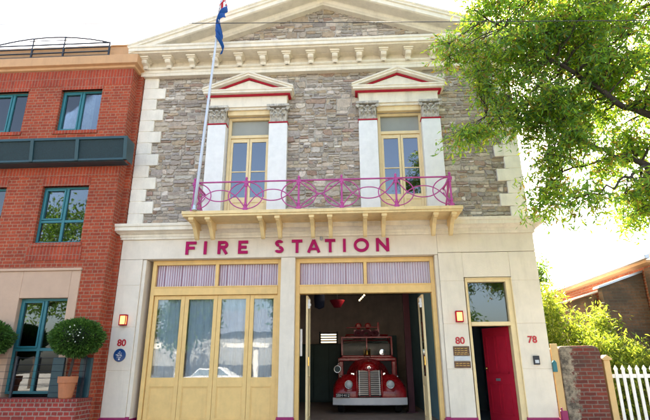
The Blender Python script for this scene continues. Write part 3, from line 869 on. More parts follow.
# grille
for s in (-1,1):
    g=MB()
    for i in range(13):
        z=.86+i*.05; wz=.315-.06*((z-.86)/.62)**2*0.8
        g.prism([(TY-.075,z),(TY-.05,z+.03),(TY-.03,z+.03),(TY-.05,z)],'x',TX+(s*.035 if s>0 else -wz),TX+(wz if s>0 else -.035))
    g.box(TX+(s*wz if s>0 else -wz-.018),TX+(wz+.018 if s>0 else -wz),TY-.08,TY-.02,.84,1.50)
    g.build('grille',M['grille'],T)
g=MB(); g.box(TX-.32,TX+.32,TY-.045,TY-.025,.82,1.50); g.build('grille_backing',M['black'],T)
g=MB(); g.box(TX-.028,TX+.028,TY-.09,TY-.02,.82,1.56); g.box(TX-.36,TX-.335,TY-.07,TY,.8,1.5); g.box(TX+.335,TX+.36,TY-.07,TY,.8,1.5)
g.ball((TX,TY-.02,1.55),(.20,.06,.10)); g.build('nose_panel',M['truckred'],T,smooth=False,bevel=.006)
g=MB(); g.ball((TX,TY-.09,1.575),(.03,.015,.03)); g.lathe([(.045,-.005),(.045,.01)],(TX,TY-.085,1.575),'y',5); g.build('badge',M['chrome'],T)
# fenders
for s in (-1,1):
    f=MB(); secs=[]
    # cross-sections along x from inner to outer, each an arc in yz
    for k in range(11):
        u=k/10; x=TX+s*(.33+.66*u)
        # side profile fall-off toward outer edge
        rr=.50*(1-.10*(max(0,u-.35)/.65)**2.2)
        ztop=1.38-.26*(max(0,u-.45)/.55)**2.4
        row=[]
        for j in range(15):
            a=pi*(-.02)+pi*1.02*j/14
            yy=TY+.50-.56*cos(a); zz=.78+(ztop-.78)*max(0,sin(a))**.75
            if a<=0: zz=.70
            row.append((x,yy,zz))
        row=[(x,row[0][1]+.01,.66)]+row
        secs.append(row)
    f.grid(secs)
    last=secs[-1]
    f.add([(p[0]+s*.012,p[1],p[2]-.01) for p in last]+last,[(i,i+1,len(last)+i+1,len(last)+i) for i in range(len(last)-1)])
    f.build('fender',M['truckred'],T,smooth=True,solid=.02)
    h=MB(); hx_=TX+s*.575
    h.lathe([(.02,.16),(.07,.10),(.105,.03),(.11,0),(.10,-.01)],(hx_,TY-.16,1.13),'y',24)
    hl=h.build('headlight',M['truckred'],T,smooth=True)
    h=MB(); h.lathe([(.112,.0),(.112,-.02),(.098,-.022),(.098,0)],(hx_,TY-.165,1.13),'y',24,cap=False); h.build('rim',M['chrome'],hl,smooth=True)
    h=MB(); h.lathe([(.098,-.0),(.085,-.02),(.05,-.034),(.005,-.04)],(hx_,TY-.172,1.13),'y',24); h.build('lens',M['lens'],hl,smooth=True)
    wv=MB(); wv.lathe([(.22,-.10),(.36,-.10),(.385,-.07),(.385,.07),(.36,.10),(.22,.10)],(TX+s*.80,TY+.5,TZ+.385),'x',28)
    w_=wv.build('wheel',M['black'],T,smooth=False,bevel=.01)
    wv=MB(); wv.lathe([(.05,-.11),(.2,-.09),(.22,-.105),(.22,.105),(.2,.09),(.05,.11)],(TX+s*.80,TY+.5,TZ+.385),'x',24); wv.build('rim',M['truckred'],w_)
    # front apron sheet between fender and bumper
    ap=MB(); ap.grid([[(TX+s*.30,TY-.02,.80),(TX+s*.66,TY-.03,.78),(TX+s*.98,TY+.06,.78)],[(TX+s*.30,TY-.06,1.0),(TX+s*.66,TY-.06,.98),(TX+s*.97,TY+.04,.95)],[(TX+s*.30,TY-.0,1.30),(TX+s*.62,TY+.03,1.22),(TX+s*.94,TY+.12,1.08)]])
    ap.build('front_apron',M['truckred'],T,smooth=True,solid=.02)
    # rear wheels
    wv=MB(); wv.lathe([(.05,-.09),(.36,-.12),(.40,-.09),(.40,.09),(.36,.12),(.05,.09)],(TX+s*.82,TY+3.9,TZ+.40),'x',24); wv.build('wheel',M['black'],T)
# bumper curved
def bump(z0,z1,hw,y):
    m=MB(); rows=[]
    for k in range(21):
        u=-1+2*k/20; x=TX+hw*u; yy=y+.16*abs(u)**3
        rows.append([(x,yy,z0),(x,yy-.012,z0+.03),(x,yy-.012,z1-.03),(x,yy,z1),(x,yy+.05,z1),(x,yy+.05,z0)])
    m.grid(rows,closed=True); n=6
    m.add(rows[0],[tuple(range(n))]); m.add(rows[-1],[tuple(range(n))[::-1]])
    return m
bump(.60,.79,1.02,TY-.28).build('bumper',M['bumper'],T,smooth=False,bevel=.008)
m=MB(); m.box(TX-.45,TX-.38,TY-.24,TY+.2,.62,.72); m.box(TX+.38,TX+.45,TY-.24,TY+.2,.62,.72); m.box(TX-.40,TX-.34,TY,TY+5,.62,.8); m.box(TX+.34,TX+.40,TY,TY+5,.62,.8); m.box(TX-.9,TX+.9,TY+.45,TY+.55,.70,.80)
m.build('chassis',M['black'],T)
# number plate
m=MB(); m.box(TX-.93,TX-.55,TY-.30,TY-.285,.80,.905); npl=m.build('number_plate',M['black'],T,bevel=.003)
text('SBH·412',.105,(TX-.74,TY-.303,.853),T,'plate_text',M['fwhite'],ext=.002)
# cab: scuttle, windscreen frame, doors, roofless with bench + dash
cy=TY+1.25
m=MB(); m.box(TX-.86,TX+.86,cy+.02,cy+.12,1.05,1.76); m.build('shaded_bulkhead',M['black'],T)  # firewall panel; its black also stands in for shadow below the cowl
m=MB(); m.box(TX-.86,TX+.86,cy-.02,cy+.12,1.765,1.86); m.box(TX-.86,TX-.74,cy,cy+.12,1.05,1.76); m.box(TX+.74,TX+.86,cy,cy+.12,1.05,1.76)
m.prism([(TX-.84,1.86),(TX+.84,1.86),(TX+.74,1.93),(TX-.74,1.93)],'y',cy+.01,cy+.14)
m.box(TX-.90,TX-.84,cy+.05,cy+1.3,.85,1.86); m.box(TX+.84,TX+.90,cy+.05,cy+1.3,.85,1.86)
m.build('cab_body',M['truckred'],T,bevel=.02)
m=MB()
m.box(TX-.80,TX-.745,cy+.1,cy+.15,1.93,2.50); m.box(TX+.745,TX+.80,cy+.1,cy+.15,1.93,2.50); m.box(TX-.745,TX+.745,cy+.1,cy+.15,2.45,2.50); m.box(TX-.02,TX+.02,cy+.1,cy+.15,1.93,2.45)
wf=m.build('windscreen_frame',M['truckred'],T,bevel=.006)
for a,b2 in ((-.745,-.02),(.02,.745)): MB().box(TX+a,TX+b2,cy+.12,cy+.126,1.93,2.45).build('pane',M['thin'],wf)
m=MB(); m.box(TX-.7,TX+.7,cy+.85,cy+1.2,1.1,1.3); m.box(TX-.7,TX+.7,cy+1.1,cy+1.22,1.3,1.95); m.build('bench_seat',M['black'],T,bevel=.03)
pts=[(TX+.38+.2*cos(a),cy+.45+.05*sin(a),1.78+.19*sin(a)) for a in [2*pi*k/24 for k in range(24)]]
m=MB(); m.tube(pts,.015,6,closed=True); m.tube([(TX+.38,cy+.2,1.5),(TX+.38,cy+.45,1.78)],.018,6); m.build('steering_wheel',M['black'],T)
# rear body lockers + hose reels
m=MB(); m.box(TX-.95,TX+.95,cy+1.4,cy+4.2,.9,1.75); m.build('rear_body',M['truckred'],T,bevel=.03)
# roof gantry with ladder ends, hoses and horn
m=MB()
for s in (-1,1):
    m.tube([(TX+s*.80,cy+1.5,1.75),(TX+s*.80,cy+1.5,2.45),(TX+s*.62,cy+.6,2.58)],.022,8)
    m.tube([(TX+s*.62,cy+.6,2.58),(TX+s*.5,cy+.4,2.5),(TX+s*.5,cy+.15,2.47)],.02,8)
m.tube([(TX-.80,cy+1.5,2.45),(TX+.80,cy+1.5,2.45)],.022,8); m.tube([(TX-.65,cy+.5,2.58),(TX+.70,cy+.5,2.56)],.022,8)
m.build('ladder_gantry',M['truckred'],T,smooth=True)
m=MB()
for xx in (-.36,-.12,.12,.32):
    m.box(TX+xx-.03,TX+xx+.03,cy+.25,cy+4.2,2.62,2.72)
m.tube([(TX-.62,cy+.28,2.79),(TX+.36,cy+.28,2.80)],.018,8)
for i in range(9): m.tube([(TX-.36,cy+.45+i*.42,2.67),(TX-.12,cy+.45+i*.42,2.67)],.016,6); m.tube([(TX+.12,cy+.45+i*.42,2.67),(TX+.32,cy+.45+i*.42,2.67)],.016,6)
m.lathe([(.06,0),(.10,.02),(.10,.10),(.06,.12)],(TX-.24,cy+.3,2.84),'y',14); m.lathe([(.06,0),(.10,.02),(.10,.10),(.06,.12)],(TX+.06,cy+.3,2.84),'y',14)
m.box(TX+.36,TX+.42,cy+.3,cy+.34,2.5,2.95)
m.build('ladder',M['truckred'],T)
m=MB()
for k,(xx,r_) in enumerate(((-.25,.13),(.0,.15),(.27,.12))):
    for q_ in range(3):
        pts=[(TX+xx+(r_-q_*.035)*cos(a),cy+.2+.02*q_,2.60+(r_-q_*.035)*sin(a)*.7) for a in [2*pi*i/18 for i in range(18)]]
        m.tube(pts,.018,6,closed=True)
m.build('hose_coil',mat('hose_canvas',(.14,.03,.05),.8,.1,8,0),T)
m=MB(); m.lathe([(.012,.16),(.03,.15),(.05,.12),(.06,.05),(.085,0)],(TX,cy-.1,1.93),'z',20); m.tube([(TX-.09,cy-.1,1.88),(TX-.09,cy-.1,2.12),(TX+.09,cy-.1,2.12),(TX+.09,cy-.1,1.88)],.012,6); m.build('bell',M['brass'],T,smooth=True)
m=MB(); m.lathe([(.09,0),(.10,-.02),(.085,-.035),(.02,-.04)],(TX+.47,cy+.05,2.02),'y',16); m.build('spot_lamp',M['chrome'],T)
pts=[(TX-.92+.10*cos(a),cy-.1,1.53+.10*sin(a)) for a in [2*pi*i/20 for i in range(20)]]
m=MB(); m.tube(pts,.02,7,closed=True); m.tube([(TX-.92,cy-.1,1.63),(TX-.84,cy,1.8)],.012,6); m.build('side_mirror',M['chrome'],T,smooth=True)
m=MB(); m.lathe([(.09,-.01),(.09,.01)],(TX-.92,cy-.1,1.53),'y',20); m.build('mirror_glass',M['tealdark'],T)

m=MB(); m.box(TX-.86,TX+.86,cy+1.27,cy+1.35,.85,2.35); m.build('cab_rear_panel',M['black'],T,bevel=.01)
# bonnet side louvres, catches, front tow hooks, indicator lamps, hose on the running board
m=MB()
for s_ in (-1,1):
    for i in range(8):
        yy=TY+.35+i*.09; m.box(TX+s_*(.425+.012*i)-.008,TX+s_*(.425+.012*i)+.008,yy,yy+.03,1.15,1.42)
    pass
m.tube([(TX,TY+.02,1.75),(TX,TY+.9,1.83)],.008,5)
m.build('bonnet_trim',M['chrome'],T)
m=MB()
for s_ in (-1,1):
    m.ball((TX+s_*.80,TY+.12,1.33),(.035,.05,.035),10,7)
m.build('side_lamp',M['chrome'],T,smooth=True)
m=MB()
for s_ in (-1,1):
    m.box(TX+s_*.745-.02,TX+s_*.745+.02,cy+.155,cy+.19,1.93,2.46)
m.tube([(TX-.4,cy+.08,1.96),(TX-.25,cy+.095,2.25)],.006,5); m.tube([(TX+.25,cy+.08,1.96),(TX+.4,cy+.095,2.25)],.006,5)
m.build('wipers',M['black'],T)
# garage contents
pd=empty('pendant_shade',(-.37,3,3.1),'dark red cone lamp shade hanging inside the bay, upper left','pendant lamp')
m=MB(); m.lathe([(.03,.02),(.09,.02),(.20,.19),(.205,.215),(.195,.215)],(-.37,3,3.12),'z',20); m.build('shade',mat('shade_enamel',(.22,.008,.02),.6,.05,5,0,spec=.2),pd,smooth=True)
m=MB(); m.tube([(-.37,3,3.2),(-.37,3,4.36)],.008,5); m.build('cord',M['cable'],pd)
fd=MB(); fd.lathe([(.02,0),(.13,.05),(.15,.3),(.12,.55),(.03,.6)],(-.86,3,3.1),'z',14); o=fd.build('canvas_bag',M['bluedark'],None,smooth=True); tag(o,'dark navy canvas roll hanging beside the red lamp shade in the bay','canvas roll')
tr=empty('spotlight_track',(.3,3.2,3.4),'short ceiling track with small warm spotlights inside the open bay','spotlight track')
m=MB(); m.tube([(.22,2.9,3.52),(.40,3.5,3.56)],.012,6); m.tube([(.31,3.2,3.54),(.31,3.2,4.36)],.01,6); m.build('track',M['cable'],tr)
for a in range(4):
    x=.24+.045*a; z=3.33+.045*a
    m=MB(); m.lathe([(.014,-.03),(.022,.03)],(x,3.0,z),'y',10); m.ball((x,2.965,z),.016,8,6); m.build('spot_bulb',M['spot'],tr)
pl=bpy.data.lights.new('track_light','POINT'); pl.energy=4; pl.color=(1,.82,.62); pl.shadow_soft_size=.05
po=bpy.data.objects.new('track_light',pl); COL.objects.link(po); po.location=(.31,2.85,3.42)
cb=empty('storage_cabinet',(-1.1,8.6,.37),'dark green storage cupboard against the back wall under the small window','cabinet')
m=MB(); m.box(-2.6,-.30,8.55,9.18,.37,2.42); m.build('carcass',mat('cabinet_green',(.02,.06,.055),.6,.1,4,0),cb,bevel=.01)
m=MB()
for a in (-2.58,-2.0,-1.42,-.86): m.box(a,a+.54,8.52,8.55,.45,2.38)
m.build('cabinet_doors',mat('cabinet_door_green',(.025,.075,.07),.5,.1,4,0),cb,bevel=.006)
cb2=empty('steel_column',(1.62,4.3,.37),'dark red steel column standing near the right wall of the bay','column')
m=MB(); m.box(1.56,1.74,4.3,4.42,.37,4.36); m.box(1.50,1.80,4.24,4.48,.37,.40); m.build('shaft',mat('oxide_red',(.07,.008,.02),.6,.1,4,0),cb2,bevel=.005)
nb=empty('notice_board',(1.0,9.18,1.8),'pale teal notice board on the back wall right of the fire engine','notice board')
m=MB(); m.box(.55,1.75,9.14,9.19,1.35,2.75); m.build('board',mat('board_teal',(.10,.19,.20),.7,.1,3,0),nb,bevel=.01)
m=MB(); m.box(1.0,1.25,9.12,9.139,2.1,2.35); m.build('notice',M['fwhite'],nb)
pc=empty('framed_picture',(2.30,1.5,1.7),'dark framed picture on the passage wall seen through the open red door','picture')
m=MB(); m.box(2.255,2.285,1.0,1.7,1.55,2.1); m.build('frame',M['tealdark'],pc,bevel=.006)
sg=empty('leaning_sign',(-1.02,.9,1.3),'narrow white height gauge board by the left jamb of the open bay','sign board')
m=MB(); m.box(-1.105,-1.06,.345,.358,1.82,2.38); m.build('board',M['fwhite'],sg)

# ------------------------------------------------------------------ brick building on the left
BB=empty('brick_building',(-9,-.35,.2),'three storey red brick building with teal windows left of the fire station','building')
BX=-5.25; BY=-.35; BL=-15.0
wins=[ # x0,x1,z0,z1
 (-6.98,-5.955,6.985,8.10),(-8.85,-7.82,6.985,8.10),(-11.9,-10.9,6.985,8.1),
 (-7.00,-5.91,4.23,5.57),(-8.95,-7.86,4.23,5.57),(-12,-11,4.23,5.57)]
def bwall():
    m=MB()
    # wall as vertical/horizontal bands leaving openings
    def band(z0,z1,ops):
        xs=BL
        for a,b,c_,d_ in sorted(ops):
            m.box(xs,a,BY,-.05,z0,z1); 
            if c_>z0: m.box(a,b,BY,-.05,z0,c_)
            if d_<z1: m.box(a,b,BY,-.05,d_,z1)
            xs=b
        m.box(xs,BX,BY,-.05,z0,z1)
    band(5.9,8.66,wins[:3]); band(3.62,5.9,wins[3:])
    m.box(-5.78,BX,BY,-.05,.2,3.62); m.box(BL,-8.2,BY,-.05,.2,3.62)
    m.box(BX-.26,BX,-.05,12,.2,8.66); m.box(BX,-5.135,-.035,.3,.2,8.66)
    m.box(BL,BX-.26,11.7,12,.2,8.66)
    m.build('brick_wall',M['brick'],BB)
bwall()
s=MB()
s.box(BL,BX+.004,BY-.004,BY+.05,8.22,8.655)
for (a,b,c_,d_) in wins:
    s.box(a-.02,b+.02,BY-.012,BY+.06,d_,d_+.20)
    s.box(a-.03,b+.03,BY-.03,BY+.06,c_-.085,c_)
s.box(-7.1,-5.85,BY-.012,BY+.05,3.84,4.14)
s.box(BL,BX+.004,BY-.006,BY+.05,5.80,6.02)
s.build('soldier_courses',M['soldier'],BB)
# ground floor render surround
r=MB(); r.box(-7.05-.85,-7.05,BY-.02,BY+.3,.9,3.60); r.box(-5.98,-5.78,BY-.02,BY+.3,.9,3.60); r.box(-7.05,-5.98,BY-.02,BY+.3,3.02,3.60); r.box(-8.2,-5.76,BY-.05,BY+.28,3.60,3.66)
r.box(-8.2,-7.9,BY,BY+.3,.2,3.6)
r.build('render_surround',M['beige'],BB,bevel=.01)
def bwin(x0,x1,z0,z1,mid,bar=None,inner=True):
    f=MB(); y0,y1=BY+.09,BY+.15; t=.05
    f.box(x0,x0+t,y0,y1,z0,z1); f.box(x1-t,x1,y0,y1,z0,z1); f.box(x0+t,x1-t,y0,y1,z1-t,z1); f.box(x0+t,x1-t,y0,y1,z0,z0+t)
    f.box(mid-.03,mid+.03,y0-.004,y1,z0+t,z1-t)
    if bar:
        f.box(x0+t,mid-.03,y0,y1,bar-.03,bar+.03); f.box(mid+.03,x1-t,y0,y1,bar-.03,bar+.03)
    # opening sash on the left
    sx0,sx1,sz0,sz1=x0+t+.004,mid-.034,(bar+.034 if bar else z0+t+.004),z1-t-.004
    f.box(sx0,sx0+.035,y0-.02,y1-.02,sz0,sz1); f.box(sx1-.035,sx1,y0-.02,y1-.02,sz0,sz1); f.box(sx0+.035,sx1-.035,y0-.02,y1-.02,sz1-.035,sz1); f.box(sx0+.035,sx1-.035,y0-.02,y1-.02,sz0,sz0+.035)
    w=f.build('window',M['teal'],BB,bevel=.004)
    MB().box(x0+.02,x1-.02,y0+.028,y0+.034,z0+.02,z1-.02).build('pane',M['windark'] if z1<6 else M['win'],w)
    if z1>6:
        c=MB(); rows=[[],[]]; n=60
        for i in range(n+1):
            x=x0+(x1-x0)*.72*i/n; y=BY+.24+.02*sin(x*70)+.01*sin(x*171)
            rows[0].append((x,y,z0)); rows[1].append((x,y,z1))
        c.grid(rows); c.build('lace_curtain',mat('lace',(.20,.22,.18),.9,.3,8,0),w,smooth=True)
for (a,b,c_,d_) in wins[:3]: bwin(a,b,c_,d_,a+.52 if a>-8 else a+.62)
for (a,b,c_,d_) in wins[3:]: bwin(a,b,c_,d_,a+.56,bar=c_+.52)
bwin(-7.05,-5.98,1.11,3.02,-6.50,bar=1.97)
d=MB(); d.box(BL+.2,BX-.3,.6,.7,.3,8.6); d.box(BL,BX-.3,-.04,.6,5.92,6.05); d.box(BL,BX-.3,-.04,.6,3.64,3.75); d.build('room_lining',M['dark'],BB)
# roof bands
r=MB(); r.sweep([(.0,8.66),(.05,8.67),(.06,8.72),(.14,8.74),(.14,8.98),(.0,9.0)],BL,BX,BY,12)
r.build('roof_band',M['fascia'],BB,bevel=.008)
r=MB(); r.box(BL,BX-.02,BY+.08,12,9.0,9.38); r.box(BL,BX-.0,BY+.05,12,9.38,9.42); r.build('roof_parapet',M['fascia'],BB,bevel=.006)
r=MB(); yr2=BY-.08
for z in (9.39,9.27,9.14,9.02): r.tube([(BL,yr2,z),(-5.90,yr2,z)],.021,6)
ax=[(-9.1+3.2*k/24) for k in range(25)]
r.tube([(x,yr2,9.37+.24*(1-((x+7.45)/1.6)**2)) for x in ax],.020,6)
for x,zt_ in ((-7.90,9.60),(-7.08,9.61)): r.box(x-.018,x+.018,yr2-.018,yr2+.018,8.98,zt_)
r.tube([(-8.0,yr2-.02,9.50),(-6.98,yr2-.02,9.50)],.012,6); r.box(-5.92,-5.88,yr2-.015,yr2+.015,8.98,9.40)
r.build('roof_railing',M['darkmetal'],BB)
# teal awning box
a=MB()
x1_=-4.97
a.box(BL,x1_,BY-.40,BY-.36,6.54,6.60); a.box(BL,x1_,BY-.32,BY-.28,6.05,6.10); a.box(BL,x1_-.08,BY-.28,BY,6.04,6.065)
for x in [x1_-.03,-6.22+.1,-7.28+.1,-8.35+.1,-9.4,-10.5,-11.6,-12.7]:
    a.prism([(BY-.41,6.59),(BY-.33,6.05),(BY-.27,6.05),(BY-.35,6.59)],'x',x-.04,x+.04)
    a.box(x-.02,x+.02,BY-.34,BY,6.48,6.52)
a.add([(x1_,BY-.38,6.58),(x1_,BY,6.58),(x1_,BY,6.05),(x1_,BY-.30,6.05)],[(0,1,2,3)])
aw=a.build('balcony_ledge',M['tealdark'],BB,bevel=.004)
a=MB(); a.add([(BL,BY-.365,6.56),(x1_-.02,BY-.365,6.56),(x1_-.02,BY-.295,6.07),(BL,BY-.295,6.07)],[(0,1,2,3)]); a.build('mesh_panel',M['meshm'],aw,solid=.01)
# planter wall
PW=tag(MB().box(-13,-5.17,-.90,-.352,.2,1.0).build('planter_wall',M['planterbrick'],None),'low brick planter wall in front of the ground floor teal window','wall')
cp=MB(); cp.box(-13.02,-5.15,-.92,-.353,1.0,1.05); o=cp.build('coping',brickmat('coping_brick',(.33,.03,.018),(.25,.025,.015),(.3,.17,.13),bw=.08,bh=.12,ms=.008,offs=0),None)
o.parent=PW
fn=empty('wire_fence',(-6.6,-.6,1.05),'dark post and wire fence standing on the brick planter wall','fence')
for x in (-6.68,-5.02-.25,-8.3,-10):
    MB().box(x-.02,x+.02,-.62,-.58,1.05,1.83).build('post',M['darkmetal'],fn)
w_=MB()
for z in (1.80,1.67,1.54,1.41,1.28,1.15): w_.tube([(-13,-.63,z),(-5.2,-.63,z)],.004,5)
w_.build('wires',M['darkmetal'],fn)
for x,lab in ((-5.87,'slim dark teal board behind the wire fence, left of the terracotta pot'),(-5.30,'slim dark teal board behind the wire fence, right of the terracotta pot')):
    o=MB().box(x-.12,x+.12,-.52,-.46,1.05,1.80).build('screen_board',M['tealscreen'],None,bevel=.01); tag(o,lab,'board','screen boards on the planter wall')

# ------------------------------------------------------------------ foliage
def leafmesh(name,pts,size,aspect,matl,cols,parent=None,seed=0,droop=.5,fold=.25,normals=None,jit=.35):
    rng=np.random.default_rng(seed); P=np.asarray(pts,dtype=float); n=len(P)
    d=rng.normal(size=(n,3)); d[:,2]-=droop
    if normals is not None: d=d*.7+normals*.8
    d/=np.linalg.norm(d,axis=1)[:,None]
    r=rng.normal(size=(n,3)); r-= (r*d).sum(1)[:,None]*d; r/=np.linalg.norm(r,axis=1)[:,None]
    u=np.cross(d,r)
    L_=size*rng.uniform(1-jit,1+jit,n)[:,None]; W=L_*aspect/2
    off=u*L_*fold*.3
    a=P; b=P+d*L_*.45+r*W+off; c_=P+d*L_; e=P+d*L_*.45-r*W+off
    V=np.stack([a,b,c_,e],1).reshape(-1,3)
    if parent is not None: V=V-np.array(parent['_o'])
    me=bpy.data.meshes.new(name)
    me.vertices.add(4*n); me.vertices.foreach_set('co',V.ravel())
    me.loops.add(6*n); idx=np.arange(n)[:,None]*4+np.array([0,1,2,0,2,3]); me.loops.foreach_set('vertex_index',idx.ravel())
    me.polygons.add(2*n); me.polygons.foreach_set('loop_start',np.arange(2*n)*3); me.polygons.foreach_set('loop_total',np.full(2*n,3))
    me.update(); me.validate()
    C_=np.array(cols); k=rng.integers(0,len(C_),n); cc=C_[k]*rng.uniform(.75,1.25,(n,1)); cc=np.clip(cc,0,1)
    full=np.ones((n,6,4)); full[:,:,:3]=cc[:,None,:]
    ca=me.color_attributes.new('Col','FLOAT_COLOR','CORNER'); ca.data.foreach_set('color',full.ravel())
    me.materials.append(matl)
    o=bpy.data.objects.new(name,me); COL.objects.link(o)
    if parent is not None: o.parent=parent; o['_o']=parent['_o']
    return o
# topiaries
def topiary(x,y,lab,seed):
    t=empty('potted_topiary',(x-.03,y,1.05),lab,'topiary','clipped topiary shrubs in pots on the planter wall')
    m=MB(); m.lathe([(.105,0),(.12,.02),(.155,.28),(.175,.285),(.18,.40),(.165,.40),(.155,.36),(.01,.36)],(x-.06,y,1.05),'z',24); m.build('pot',M['terracotta'],t,smooth=False)
    m=MB(); m.tube([(x-.06,y,1.38),(x-.02,y,1.65),(x,y,1.95)],[.03,.026,.022],8); m.build('stem',M['bark'],t)
    rng=np.random.default_rng(seed); n=9000
    v=rng.normal(size=(n,3)); v/=np.linalg.norm(v,axis=1)[:,None]
    rad=rng.uniform(.80,1.03,n)[:,None]
    bump_=1+.06*np.sin(v[:,0:1]*7+seed)*np.sin(v[:,2:3]*6+1)+.04*np.sin(v[:,1:2]*17+v[:,0:1]*13)+.05*(rng.random((n,1))>.97)
    P=v*rad*bump_*np.array([.47,.45,.335])+np.array([x,y,2.17])
    leafmesh('crown',P,.05,.5,M['hleaf'],[(.05,.12,.022),(.075,.17,.03),(.035,.085,.016),(.11,.21,.045),(.06,.14,.03)],t,seed,droop=0,normals=v)
    q3=np.array([x+.17,y-.40,2.22])+rng.normal(size=(26,3))*np.array([.07,.03,.07]); leafmesh('pale_leaves',q3,.035,.8,M['hleaf'],[(.7,.7,.6),(.6,.65,.45)],t,seed+9,droop=0)  # small cluster of pale leaf shapes on the crown's front
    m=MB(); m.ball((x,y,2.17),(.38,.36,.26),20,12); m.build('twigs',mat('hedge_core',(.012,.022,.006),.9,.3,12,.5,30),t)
topiary(-5.40,-.9+.1,'round clipped topiary in a terracotta pot beside the teal window',1)
topiary(-7.28,-.9+.1,'round clipped topiary at the left edge of the photo, mostly cut off',2)

def branch(m,p0,p1,r0,r1,rng,seg=7,wob=.08,n=7):
    p0=np.array(p0,float);p1=np.array(p1,float); L_=np.linalg.norm(p1-p0); pts=[]
    for i in range(seg+1):
        t=i/seg; p=p0+(p1-p0)*t
        if 0<i<seg: p=p+rng.normal(size=3)*wob*L_*.3
        p[2]+=math.sin(pi*t)*L_*.04
        pts.append(tuple(p))
    m.tube(pts,[r0+(r1-r0)*i/seg for i in range(seg+1)],n)
    return pts
def big_tree():
    rng=np.random.default_rng(11)
    T_=empty('street_tree',(6.5,-3.3,.2),'leafy street tree overhanging the right side of the fire station','tree')
    m=MB()
    trunk=branch(m,(6.5,-3.3,.2),(6.2,-3.25,3.9),.27,.20,rng,8,.03,12)
    m2=MB()
    limbs=[]
    nodes=[]
    def limb(path,r0,r1):
        path=[np.array(p,float) for p in path]; pts=[]
        for a,b in zip(path[:-1],path[1:]):
            for k in range(5):
                p=a+(b-a)*k/5
                pts.append(p+ (rng.normal(size=3)*.025 if k else 0))
        pts.append(path[-1]); n=len(pts)
        rr=[r0+(r1-r0)*(i/(n-1))**.7 for i in range(n)]
        m2.tube([tuple(p) for p in pts],rr,8)
        for p,r in zip(pts,rr): nodes.append((p,r))
    limb([(6.2,-3.25,3.8),(5.4,-3.1,4.25),(4.75,-3.0,4.62),(4.3,-2.95,4.8),(3.7,-2.9,5.3),(3.0,-2.8,5.6),(2.4,-2.8,5.7)],.085,.012)
    limb([(6.2,-3.25,3.9),(5.6,-3.3,4.9),(4.9,-3.3,5.25),(4.3,-3.3,5.6),(3.6,-3.3,6.3),(2.9,-3.2,7.0),(2.3,-3.1,7.7)],.10,.012)
    limb([(6.2,-3.25,3.9),(6.0,-3.6,5.6),(5.3,-3.7,7.0),(4.4,-3.6,8.2),(3.6,-3.5,9.2)],.11,.015)
    limb([(6.2,-3.25,3.9),(6.6,-3.0,6.0),(6.4,-2.8,8.0),(6.0,-2.7,10.2)],.17,.02)
    limb([(6.2,-3.25,3.9),(7.2,-3.6,5.5),(8.2,-3.9,7.0),(9.0,-4,8.4)],.15,.02)
    limb([(5.6,-3.3,4.9),(5.2,-2.4,6.0),(4.6,-2.1,7.2),(4.0,-2.0,8.0)],.09,.015)
    limb([(4.75,-3.0,4.62),(4.4,-3.4,4.4),(4.0,-3.7,4.15),(3.5,-3.9,3.9),(3.1,-3.9,3.78)],.035,.006)
    limb([(5.4,-3.1,4.25),(5.0,-3.6,4.1),(4.7,-3.9,3.9)],.03,.008)
    limb([(4.3,-2.95,4.8),(3.7,-2.8,4.7),(3.3,-2.7,4.45)],.03,.008)
    ell=[((5.7,-3.2,8.3),(2.9,1.9,2.3),240),((3.9,-3.1,7.2),(1.35,1.1,1.25),78),((2.75,-3.0,6.6),(.62,.75,.75),26),((3.0,-3.0,5.75),(.95,.8,.6),34),
         ((4.4,-3.0,6.0),(1.3,1.3,.95),62),((3.5,-2.9,4.75),(.45,.6,.50),18),((5.7,-3.2,5.7),(1.2,1.4,1.0),44),((2.15,-3,5.25),(.35,.35,.25),6),((2.0,-3,6.9),(.3,.4,.3),5),((2.35,-3,7.55),(.45,.5,.35),6),
         ((3.0,-3.0,7.9),(.8,.7,.8),16),((4.55,-3.7,3.9),(.5,.45,.35),9),((4.5,-3.1,3.85),(.45,.4,.35),7),((4.9,-3.1,4.15),(.4,.4,.3),6),((4.1,-3.0,4.45),(.35,.4,.3),4),((4.6,-2.8,5.0),(.4,.4,.25),6),((3.25,-3.9,3.78),(.35,.2,.10),4),((4.0,-3.7,4.05),(.3,.25,.12),3),((7.9,-3.6,7.3),(1.9,1.9,2.2),60),((5.2,-3.3,4.9),(.5,.5,.3),6),((3.2,-2.7,4.25),(.35,.35,.22),5)]
    cl=[]
    for c_,r_,k in ell:
        i=0
        while i<k:
            v=rng.normal(size=3); v/=np.linalg.norm(v); rad=rng.uniform(0,1)**(1/2.4)
            p=np.array(c_)+v*rad*np.array(r_)
            # holes where the sky shows through
            if (3.75<p[0]<4.35 and 4.2<p[2]<4.85) and k>7: i+=1; continue
            if p[0]<3.0 and p[2]<5.0: i+=1; continue
            cl.append(p); i+=1
    leaves=[]; tw=MB()
    NP=np.array([n_[0] for n_ in nodes])
    br=MB()
    for p in cl:
        dd=np.linalg.norm(NP-p,axis=1)+ .35*np.maximum(0,NP[:,2]-p[2]); k=int(np.argmin(dd)); q_=NP[k]
        r0=min(nodes[k][1]*.6,.022)
        branch(br,q_,p,r0,.006,rng,5,.10,5)
        # twigs with compound leaves
        for t in range(16):
            v=rng.normal(size=3); v[2]=v[2]*.6-.25; v/=np.linalg.norm(v); Lt=rng.uniform(.22,.50)
            e=p+v*Lt
            tw.tube([tuple(p),tuple(p+v*Lt*.5+np.array([0,0,.02])),tuple(e-np.array([0,0,.05]))],[.004,.003,.0015],3,cap=False)
            nl=rng.integers(8,13)
            for j in range(nl):
                s_=.2+.85*(j+1)/nl
                leaves.append(p+v*Lt*s_-np.array([0,0,.05*s_*s_])+rng.normal(size=3)*.018)
